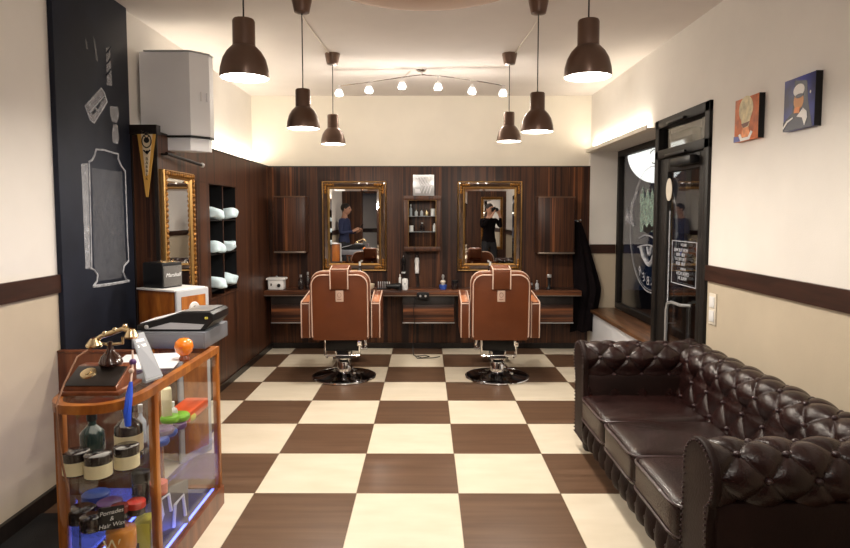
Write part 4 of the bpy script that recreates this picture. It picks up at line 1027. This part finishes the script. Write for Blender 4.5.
bottle('lotion_bottle', 'slim blue bottle standing left of the tall cream carton', 'bottle', (-1.165, 2.53, S1), .014, .17, mat('mid_blue', (.05, .18, .5), .3), M_brightblue, .3)
bottle('lotion_bottle', 'white squat bottle standing right of the tall cream carton', 'bottle', (-1.15, 2.70, S1), .022, .11, M_white, M_white, .3)
def puck(label, x, y, z, r, h, m): return tag(MB().lathe([(0, 0), (r*.9, 0), (r, h*.25), (r, h*.75), (r*.88, h), (0, h)], (x, y, z), n=28).build('wax_tin', m), label, 'tin', 'coloured wax tins on the upper shelf')
puck('blue wax tin lowest at the front of the coloured pile', -1.115, 2.475, S1, .042, .026, M_blue)
puck('second blue wax tin beside the first, partly under a purple one', -1.125, 2.58, S1, .042, .026, M_blue)
puck('purple wax tin resting on the blue tins', -1.12, 2.53, S1+.027, .044, .026, M_purple)
puck('purple wax tin farther back in the pile', -1.12, 2.67, S1, .042, .026, M_purple)
puck('green wax tin on top at the left of the pile', -1.12, 2.60, S1+.054-.0, .040, .026, M_green)
puck('lime green wax tin on top at the right of the pile', -1.125, 2.70, S1+.027, .050, .028, M_green)
puck('yellow green wax tin low at the right of the pile', -1.12, 2.78, S1, .042, .026, M_yellow)
tag(MB().box((-1.20, 2.74, S1), (-1.09, 2.98, S1+.045), .004).build('gift_box', mat('orange_red_card', (.70, .09, .02), .4)), 'flat orange red box at the far end of the upper shelf', 'box')
for k, (x, y, r, m_, lab) in enumerate(((-1.30, 2.215, .048, M_dark_jar, 'dark tin leftmost on the lower shelf'), (-1.225, 2.155, .040, M_dark_jar, 'dark tin with grey sheen, second from left on the lower shelf'), (-1.165, 2.235, .032, mat('dark_red', (.20, .02, .015), .3), 'dark red topped tin at the front of the lower shelf'),
        (-1.12, 2.275, .034, M_red, 'red tin beside the corner post on the lower shelf'), (-1.11, 2.44, .038, mat('coral', (.62, .12, .08), .4), 'coral red tin right of the corner post'), (-1.22, 2.27, .045, M_purple, 'purple tin behind the dark red topped tin'), (-1.31, 2.34, .05, M_blue, 'blue tin at the back left of the lower shelf'))):
    jar('hair_wax_tin', lab, 'tin', (x, y, S2), r, .05, M_dark_jar if k != 4 else m_, m_, None, 'wax tins on the lower shelf', lh=.5)
jar('black_pot', 'tall black pot on the lower shelf behind the red tins', 'jar', (-1.14, 2.36, S2), .034, .13, M_dark_jar, M_black)
bottle('talc_bottle', 'grey plastic bottle standing behind the coral tin', 'bottle', (-1.17, 2.62, S0), .03, .22, M_greyplastic, M_white, .3)
# bottom
ys = thing('yellow_box', 'yellow green carton standing on the blue lit floor of the case', 'box', (-1.135, 2.36, S0), .3)
MB().box((-.03, -.05, 0), (.03, .05, .19), .002).build('carton', M_yellow, ys); MB().box((.0305, -.03, .03), (.0315, .03, .15)).build('label_panel', M_cream_label, ys)
fg = thing('white_card_figure', 'pale cut-out sign with grey script standing in the blue light', 'sign', (-1.14, 2.60, S0), -.6)
MB().box((-.004, -.10, 0), (.004, .10, .21), .002).build('card', mat('grey_card', (.16, .15, .15), .5), fg)
b = MB()
b.tube([(.006, -.06, .03), (.006, -.03, .10), (.006, -.04, .17), (.006, 0, .18), (.006, .01, .10)], .008, 6); b.tube([(.006, .02, .02), (.006, .03, .12), (.006, .07, .15), (.006, .08, .05)], .008, 6); b.build('script', M_paper, fg)
bk = thing('menu_card', 'small black card with white handwriting in the front of the case', 'card', (-1.15, 2.15, S2+.001), .35)
MB().box((-.042, -.003, .0), (.042, .003, .085), .001).build('card', M_black, bk)
MB().prism([(-.01, .003, 0), (-.01, .026, 0), (-.01, .003, .05)], (.02, 0, 0)).build('stand', M_black, bk)
for k, s_ in enumerate(('Pomades', '&', 'Hair Wax')): text_mesh('lettering', s_, .022, Matrix.Translation((0, -.0042, .066-.024*k)) @ Matrix.Rotation(PI/2, 4, 'X') @ Matrix.Rotation(.12, 4, 'Z'), M_white, bk, .0005, .3)
tag(MB().box((-1.185, 2.15, S0), (-1.095, 2.24, .25), .003).build('display_block', M_black), 'black block lifting the amber tin in the front of the case', 'block')
wt = thing('round_emblem_tin', 'round amber gold tin with a pale W, on a block below the black card', 'tin', (-1.14, 2.195, .2505))
MB().lathe([(0, 0), (.050, 0), (.052, .01), (.052, .075), (.048, .082), (0, .084)], n=32).build('tin', mat('amber', (.52, .20, .03), .3, coat=.4), wt)
text_mesh('lettering', 'W', .060, Matrix.Translation((-.008, -.0535, .042)) @ Matrix.Rotation(.2, 4, 'Z') @ Matrix.Rotation(PI/2, 4, 'X'), M_cream_label, wt)
jar('tin_can', 'copper coloured tin low beside the amber tin', 'tin', (-1.09-.03, 2.27, S0), .03, .06, mat('copper', (.5, .22, .14), .35), M_dark_jar)

# low cabinet behind the case
lc = thing('wooden_partition', 'low brown wooden partition board before the chalkboard, behind the telephone', 'partition', (0, 0, 0))
MB().box((XL+.002, 3.165, 0), (-1.44, 3.190, .772), .003).build('board', M_red_wood, lc)
MB().box((XL+.002, 3.160, .772), (-1.435, 3.193, .786), .004).build('top_rail', M_red_wood, lc)

# ---- things on the case
tel = thing('antique_telephone', 'antique wood and brass telephone on the rounded end of the display case', 'telephone', (-1.25, 2.275, ZT_))
MB().box((-.108, -.075, 0), (.115, .115, .016), .004).build('plinth', M_red_wood, tel)
b = MB(); b.prism([(-.10, -.06, .016), (-.10, -.06, .030), (-.10, .05, .085), (-.10, .10, .085), (-.10, .10, .016)], (.20, 0, 0), .003); b.build('wooden_body', M_red_wood, tel)
b = MB(); b.box((-.095, -.058, .033), (.095, .052, .036), .001, M=rx(math.radians(26.6), (0, -.058, .033))); b.build('sloping_lid', M_black_wood, tel)
MB().lathe([(.030, 0), (.028, .005), (.012, .006), (.012, .009), (0, .010)], n=28, M=Matrix.Translation((-.035, -.0, .066)) @ Matrix.Rotation(math.radians(26.6), 4, 'X')).build('dial', M_brass, tel)
MB().lathe([(.040, .085), (.044, .095), (.034, .12), (.018, .135), (.012, .15), (.010, .175), (0, .18)], (.02, .06, 0), n=28).build('pedestal', mat('dark_lacquer', (.05, .018, .012), .15, coat=.8), tel)
b = MB(); b.tube([(-.03, .06, .195), (-.03, .06, .17), (.02, .06, .165), (.07, .06, .17), (.07, .06, .195)], .006, 8); b.build('cradle', M_brass, tel)
b = MB(); b.tube([(-.035, .05, .178), (-.015, .06, .196), (.02, .06, .208), (.07, .06, .226), (.105, .05, .222)], [.010, .009, .011, .009, .010], 12)
b.lathe([(.028, -.022), (.031, -.014), (.020, 0), (.012, .012)], (-.037, .05, .180), n=24); b.lathe([(.020, -.030), (.026, -.022), (.018, -.004), (.012, .006)], (.110, .048, .222), n=24)
for x, z in ((-.0, .208), (.04, .222), (.08, .236)): b.sphere((x, .06, z), .010)
b.build('handset', M_brass, tel)
MB().tube([(-.040, .05, .160), (-.052, -.04, .14), (-.052, -.13, .06), (-.040, -.20, -.0), (-.034, -.202, -.10), (-.022, -.206, -.2), (-.005, -.206, -.30)], .0035, 6).build('cord', mat('brown_cord', (.22, .10, .05), .6), tel)
tf = thing('blue_tassel', 'bright blue tassel with a purple bead hanging from the telephone', 'tassel', (-1.075, 2.235, ZT_))
b = MB(); b.tube([(-.03, .02, .16), (-.02, .0, .12), (-.01, -.03, .09), (.0, -.06, .06)], .004, 6); b.build('string', M_piping, tf)
MB().sphere((-.02, 0, .12), .013).build('bead', M_purple, tf); MB().sphere((-.012, -.03, .095), .010).build('bead', M_piping, tf)
b = MB()
for k in range(14):
    a = k*2*PI/14; r = .009
    b.tube([(r*.3*math.cos(a), -.06+r*.3*math.sin(a), .062), (r*math.cos(a), -.075+r*math.sin(a), .02), (.006+r*1.2*math.cos(a), -.105+r*math.sin(a), -.03-.004*(k % 3)), (.008+r*.8*math.cos(a), -.108+r*.8*math.sin(a), -.085)], .003, 5)
b.build('fringe', M_brightblue, tf)

rg = thing('cash_box', 'grey steel cash drawer on the far end of the display case', 'cash drawer', (-1.285, 2.99, ZT_))
MB().box((-.185, 0, .003), (.185, .34, .085), .004).build('body', M_steelgrey, rg); MB().box((-.175, -.006, .012), (.175, 0, .076), .002).build('drawer_front', M_steelgrey, rg)
for x in (-.15, .15):
    for y in (.03, .06): MB().lathe([(0, 0), (.01, 0), (.01, .003), (0, .003)], (x, y, 0), n=10).build('foot', M_black, rg)
cg = thing('cash_register', 'black wedge shaped cash register with a silver band on the grey drawer', 'cash register', (-1.285, 2.99, ZT_+.085))
prof = [(-.17, .006), (-.17, .030), (-.05, .060), (.06, .095), (.20, .098), (.215, .085), (.215, .05), (.17, .004), (-.1, .0)]
MB().prism([(x, .03, z) for x, z in prof], (0, .24, 0), .006).build('body', M_black, cg)
MB().prism([(-.12, .026, .012), (.15, .026, .010), (.17, .026, .035), (.0, .026, .045)], (0, .006, 0)).build('silver_band', M_greyplastic, cg)
MB().prism([(.055, .05, .0965), (.19, .05, .0995), (.19, .05, .102), (.055, .05, .099)], (0, .2, 0), .001).build('display', M_silver, cg)
MB().prism([(-.165, .06, .034), (-.05, .06, .0625), (.0, .06, .079), (.0, .06, .0815), (-.05, .06, .065), (-.165, .06, .0365)], (0, .16, 0)).build('paper', M_paper, cg)
MB().sphere((-.12, .028, .022), .011, sy=.4).build('lock', M_silver, cg); MB().box((.175, .022, .062), (.19, .03, .074), .002).build('yellow_key', M_yellow, cg)
tag(MB().box((-1.40, 2.58, ZT_+.0), (-1.13, 2.88, ZT_+.006), .001, M=rz(.2, (-1.26, 2.73, 0))).build('paper_stack', M_paper), 'white sheets of paper on the display case before the cash drawer', 'paper')
pot = on(184, 363, Z=ZT_)
pk = thing('orange_ornament', 'small glossy orange ball shaped pot on the case before the cash drawer', 'ornament', (-1.115, 2.76, ZT_))
MB().lathe([(0, 0), (.022, 0), (.024, .008), (.014, .03), (0, .03)], n=20).build('foot', mat('burnt_glaze', (.30, .06, .01), .3, coat=.5), pk)
b = MB(); b.lathe([(0, .024), (.02, .026), (.036, .042), (.042, .065), (.037, .088), (.02, .103), (.006, .104), (0, .098)], n=32); b.build('ball', M_orange, pk)
MB().box((-.004, -.044, .066), (.010, -.039, .070), .001).build('mark', M_red, pk)
ph = thing('acrylic_sign_holder', 'slanting clear sign holder with a grey price sheet beside the telephone', 'sign holder', (0, 0, 0))
A = [Vector((-1.115, 2.375, ZT_+.006)), Vector((-1.085, 2.46, ZT_+.006)), Vector((-1.225, 2.60, ZT_+.16)), Vector((-1.24, 2.52, ZT_+.165))]
nn = (A[1]-A[0]).cross(A[3]-A[0]).normalized()
MB().prism(A, nn*.004).build('front_leaf', M_clear, ph)
B = [p+nn*.005+(sum(A, Vector())/4-p)*.06 for p in A]; MB().prism(B, nn*.001).build('price_sheet', mat('grey_sheet', (.20, .21, .24), .5), ph)
C_ = [a_+nn*.0075+(b2-a_)*0 for a_, b2 in zip(A, A)]
b = MB()
for f0, f1 in ((.80, .86), (.68, .74)):
    q = [A[0].lerp(A[3], f0).lerp(A[1].lerp(A[2], f0), .15), A[0].lerp(A[3], f0).lerp(A[1].lerp(A[2], f0), .75), A[0].lerp(A[3], f1).lerp(A[1].lerp(A[2], f1), .75), A[0].lerp(A[3], f1).lerp(A[1].lerp(A[2], f1), .15)]
    b.prism([p+nn*.0065 for p in q], nn*.0005)
b.build('printed_line', M_paper, ph)
b = MB(); b.prism([Vector((-1.115, 2.375, ZT_)), Vector((-1.085, 2.46, ZT_)), Vector((-1.19, 2.54, ZT_)), Vector((-1.215, 2.45, ZT_))], (0, 0, .004)); b.build('foot_leaf', M_clear, ph)

# ================================================================== PEOPLE seen in the mirrors
def person(label, loc, rot, joints, edges, head, shirt, phone=None):
    t = thing('person', label, 'person', loc, rot)
    me = bpy.data.meshes.new('body'); names_ = list(joints)
    me.from_pydata([joints[k][0] for k in names_], [(names_.index(a), names_.index(b)) for a, b in edges], [])
    o = bpy.data.objects.new('body', me); COL.objects.link(o)
    sk_ = o.modifiers.new('s', 'SKIN'); 
    for i, k in enumerate(names_):
        r = joints[k][1]; v = me.skin_vertices[0].data[i]; v.radius = r if isinstance(r, tuple) else (r, r); v.use_root = (k == 'pelvis')
    o.modifiers.new('d', 'SUBSURF').levels = 2
    dg = bpy.context.evaluated_depsgraph_get(); dg.update()
    m2 = bpy.data.meshes.new_from_object(o.evaluated_get(dg)); bpy.data.objects.remove(o)
    m2.name = 'body'; m2.materials.clear()
    for q in (M_skin, shirt, M_trouser): m2.materials.append(q)
    for p in m2.polygons:
        p.use_smooth = True; c = p.center
        hand = any((c-Vector(joints[k][0])).length < .10 for k in ('handL', 'handR', 'fL', 'fR'))
        p.material_index = 0 if (c.z > 1.44 or hand) else (1 if c.z > .92 else 2)
    body = bpy.data.objects.new('body', m2); COL.objects.link(body); body.parent = t
    hx, hy, hz = head
    hb = MB(); hb.sphere((hx, hy-.01, hz+.03), .100, sx=.80, sy=1.0, sz=1.02, u=20, v=14); hb.sphere((hx, hy-.035, hz+.035), .09, sx=.8, u=16, v=10); hb.build('hair', M_hair, t)
    fb = MB(); fb.sphere((hx, hy+.012, hz-.005), .098, sx=.75, sy=.92, sz=1.18, u=20, v=14); fb.sphere((hx, hy+.105, hz-.012), .018, sx=.7, sz=1.4, u=10, v=8)
    for s in (-1, 1): fb.sphere((s*.076+hx, hy, hz-.005), .026, sx=.35, sy=.7, u=10, v=8)
    fb.build('face', M_skin, t)
    for s in (-1, 1): MB().sphere((hx+s*.03, hy+.092, hz+.012), .010, u=8, v=6).build('eye', M_black, t)
    MB().box((hx-.022, hy+.088, hz-.06), (hx+.022, hy+.096, hz-.052), .002).build('mouth', mat('lips', (.35, .12, .10), .5), t)
    for s, k, f in ((1, 'handR', 'fR'), (-1, 'handL', 'fL')):
        h0 = Vector(joints[k][0]); d = (Vector(joints[f][0])-h0).normalized(); side = d.cross(Vector((0, 0, 1))).normalized()
        b = MB()
        for q in range(4):
            o0 = h0+d*.05+side*(.012*(q-1.5)*1.4); b.tube([o0, o0+d*.035+Vector((0, 0, -.004)), o0+d*(.06-.006*abs(q-1.2))+Vector((0, 0, -.018))], [.009, .008, .006], 6)
        b.tube([h0+d*.0+side*s*-.03, h0+d*.04+side*s*-.05, h0+d*.06+side*s*-.042], [.010, .009, .007], 6)
        b.build('fingers', M_skin, t)
    return t
def joints(armL, armR, head):
    J = {'pelvis': ((0, 0, .95), (.15, .11)), 'waist': ((0, 0, 1.08), (.14, .10)), 'chest': ((0, .0, 1.28), (.17, .115)), 'neckb': ((0, 0, 1.44), (.07, .065)), 'neck': ((0, .015, 1.51), .052), 'skull': (head, .07),
         'hipL': ((-.10, 0, .90), .10), 'kneeL': ((-.12, .03, .50), .062), 'ankL': ((-.13, 0, .10), .042), 'toeL': ((-.15, .14, .04), .035), 'hipR': ((.10, 0, .90), .10), 'kneeR': ((.12, .03, .50), .062), 'ankR': ((.13, 0, .10), .042), 'toeR': ((.15, .14, .04), .035),
         'shL': ((-.18, 0, 1.40), .065), 'shR': ((.18, 0, 1.40), .065)}
    for n_, A_ in (('L', armL), ('R', armR)):
        J['el'+n_] = (A_[0], .045); J['wr'+n_] = (A_[1], .030); J['hand'+n_] = (A_[2], (.038, .022)); J['f'+n_] = (A_[3], (.034, .016))
    E_ = [('pelvis', 'waist'), ('waist', 'chest'), ('chest', 'neckb'), ('neckb', 'neck'), ('neck', 'skull')]
    for n_ in 'LR': E_ += [('pelvis', 'hip'+n_), ('hip'+n_, 'knee'+n_), ('knee'+n_, 'ank'+n_), ('ank'+n_, 'toe'+n_), ('chest', 'sh'+n_), ('sh'+n_, 'el'+n_), ('el'+n_, 'wr'+n_), ('wr'+n_, 'hand'+n_), ('hand'+n_, 'f'+n_)]
    return J, E_
J, E_ = joints(((-.25, .02, 1.12), (-.12, .24, 1.16), (-.07, .31, 1.20), (-.04, .36, 1.22)), ((.25, .02, 1.12), (.12, .24, 1.14), (.06, .31, 1.17), (.03, .36, 1.19)), (0, .03, 1.60))
person('person in navy shirt looking down at a phone, reflected in the left mirror', (-1.78, .40, 0), math.radians(-75), J, E_, (0, .045, 1.63), M_shirt)
phn = tag(MB().box((-.035, -.005, -.07), (.035, .005, .07), .004).build('phone', M_black_gloss), 'dark phone held by the person in the navy shirt', 'phone')
phn.matrix_world = Matrix.Translation((-1.78, .40, 0)) @ Matrix.Rotation(math.radians(-75), 4, 'Z') @ Matrix.Translation((0, .385, 1.25)) @ Matrix.Rotation(-.6, 4, 'X')
J, E_ = joints(((-.24, .10, 1.24), (-.12, .26, 1.46), (-.07, .29, 1.54), (-.05, .31, 1.59)), ((.24, .10, 1.24), (.12, .26, 1.46), (.07, .29, 1.54), (.05, .31, 1.59)), (0, .03, 1.60))
person('person in black holding a camera to the face, reflected in the right mirror', (1.36, .25, 0), math.radians(-25), J, E_, (0, .03, 1.63), M_cape)
cmr = thing('photo_camera', 'black camera held by the person in black, seen in the right mirror', 'camera', (0, 0, 0))
cmr.matrix_world = Matrix.Translation((1.36, .25, 0)) @ Matrix.Rotation(math.radians(-25), 4, 'Z') @ Matrix.Translation((0, .22, 1.62))
MB().box((-.065, -.03, -.045), (.065, .03, .045), .012).build('body', M_black, cmr); MB().cyl((0, .03, 0), (0, .12, 0), .035, n=20).build('lens', M_black_gloss, cmr); MB().box((-.02, -.02, .04), (.02, .02, .065), .006).build('viewfinder', M_black, cmr)
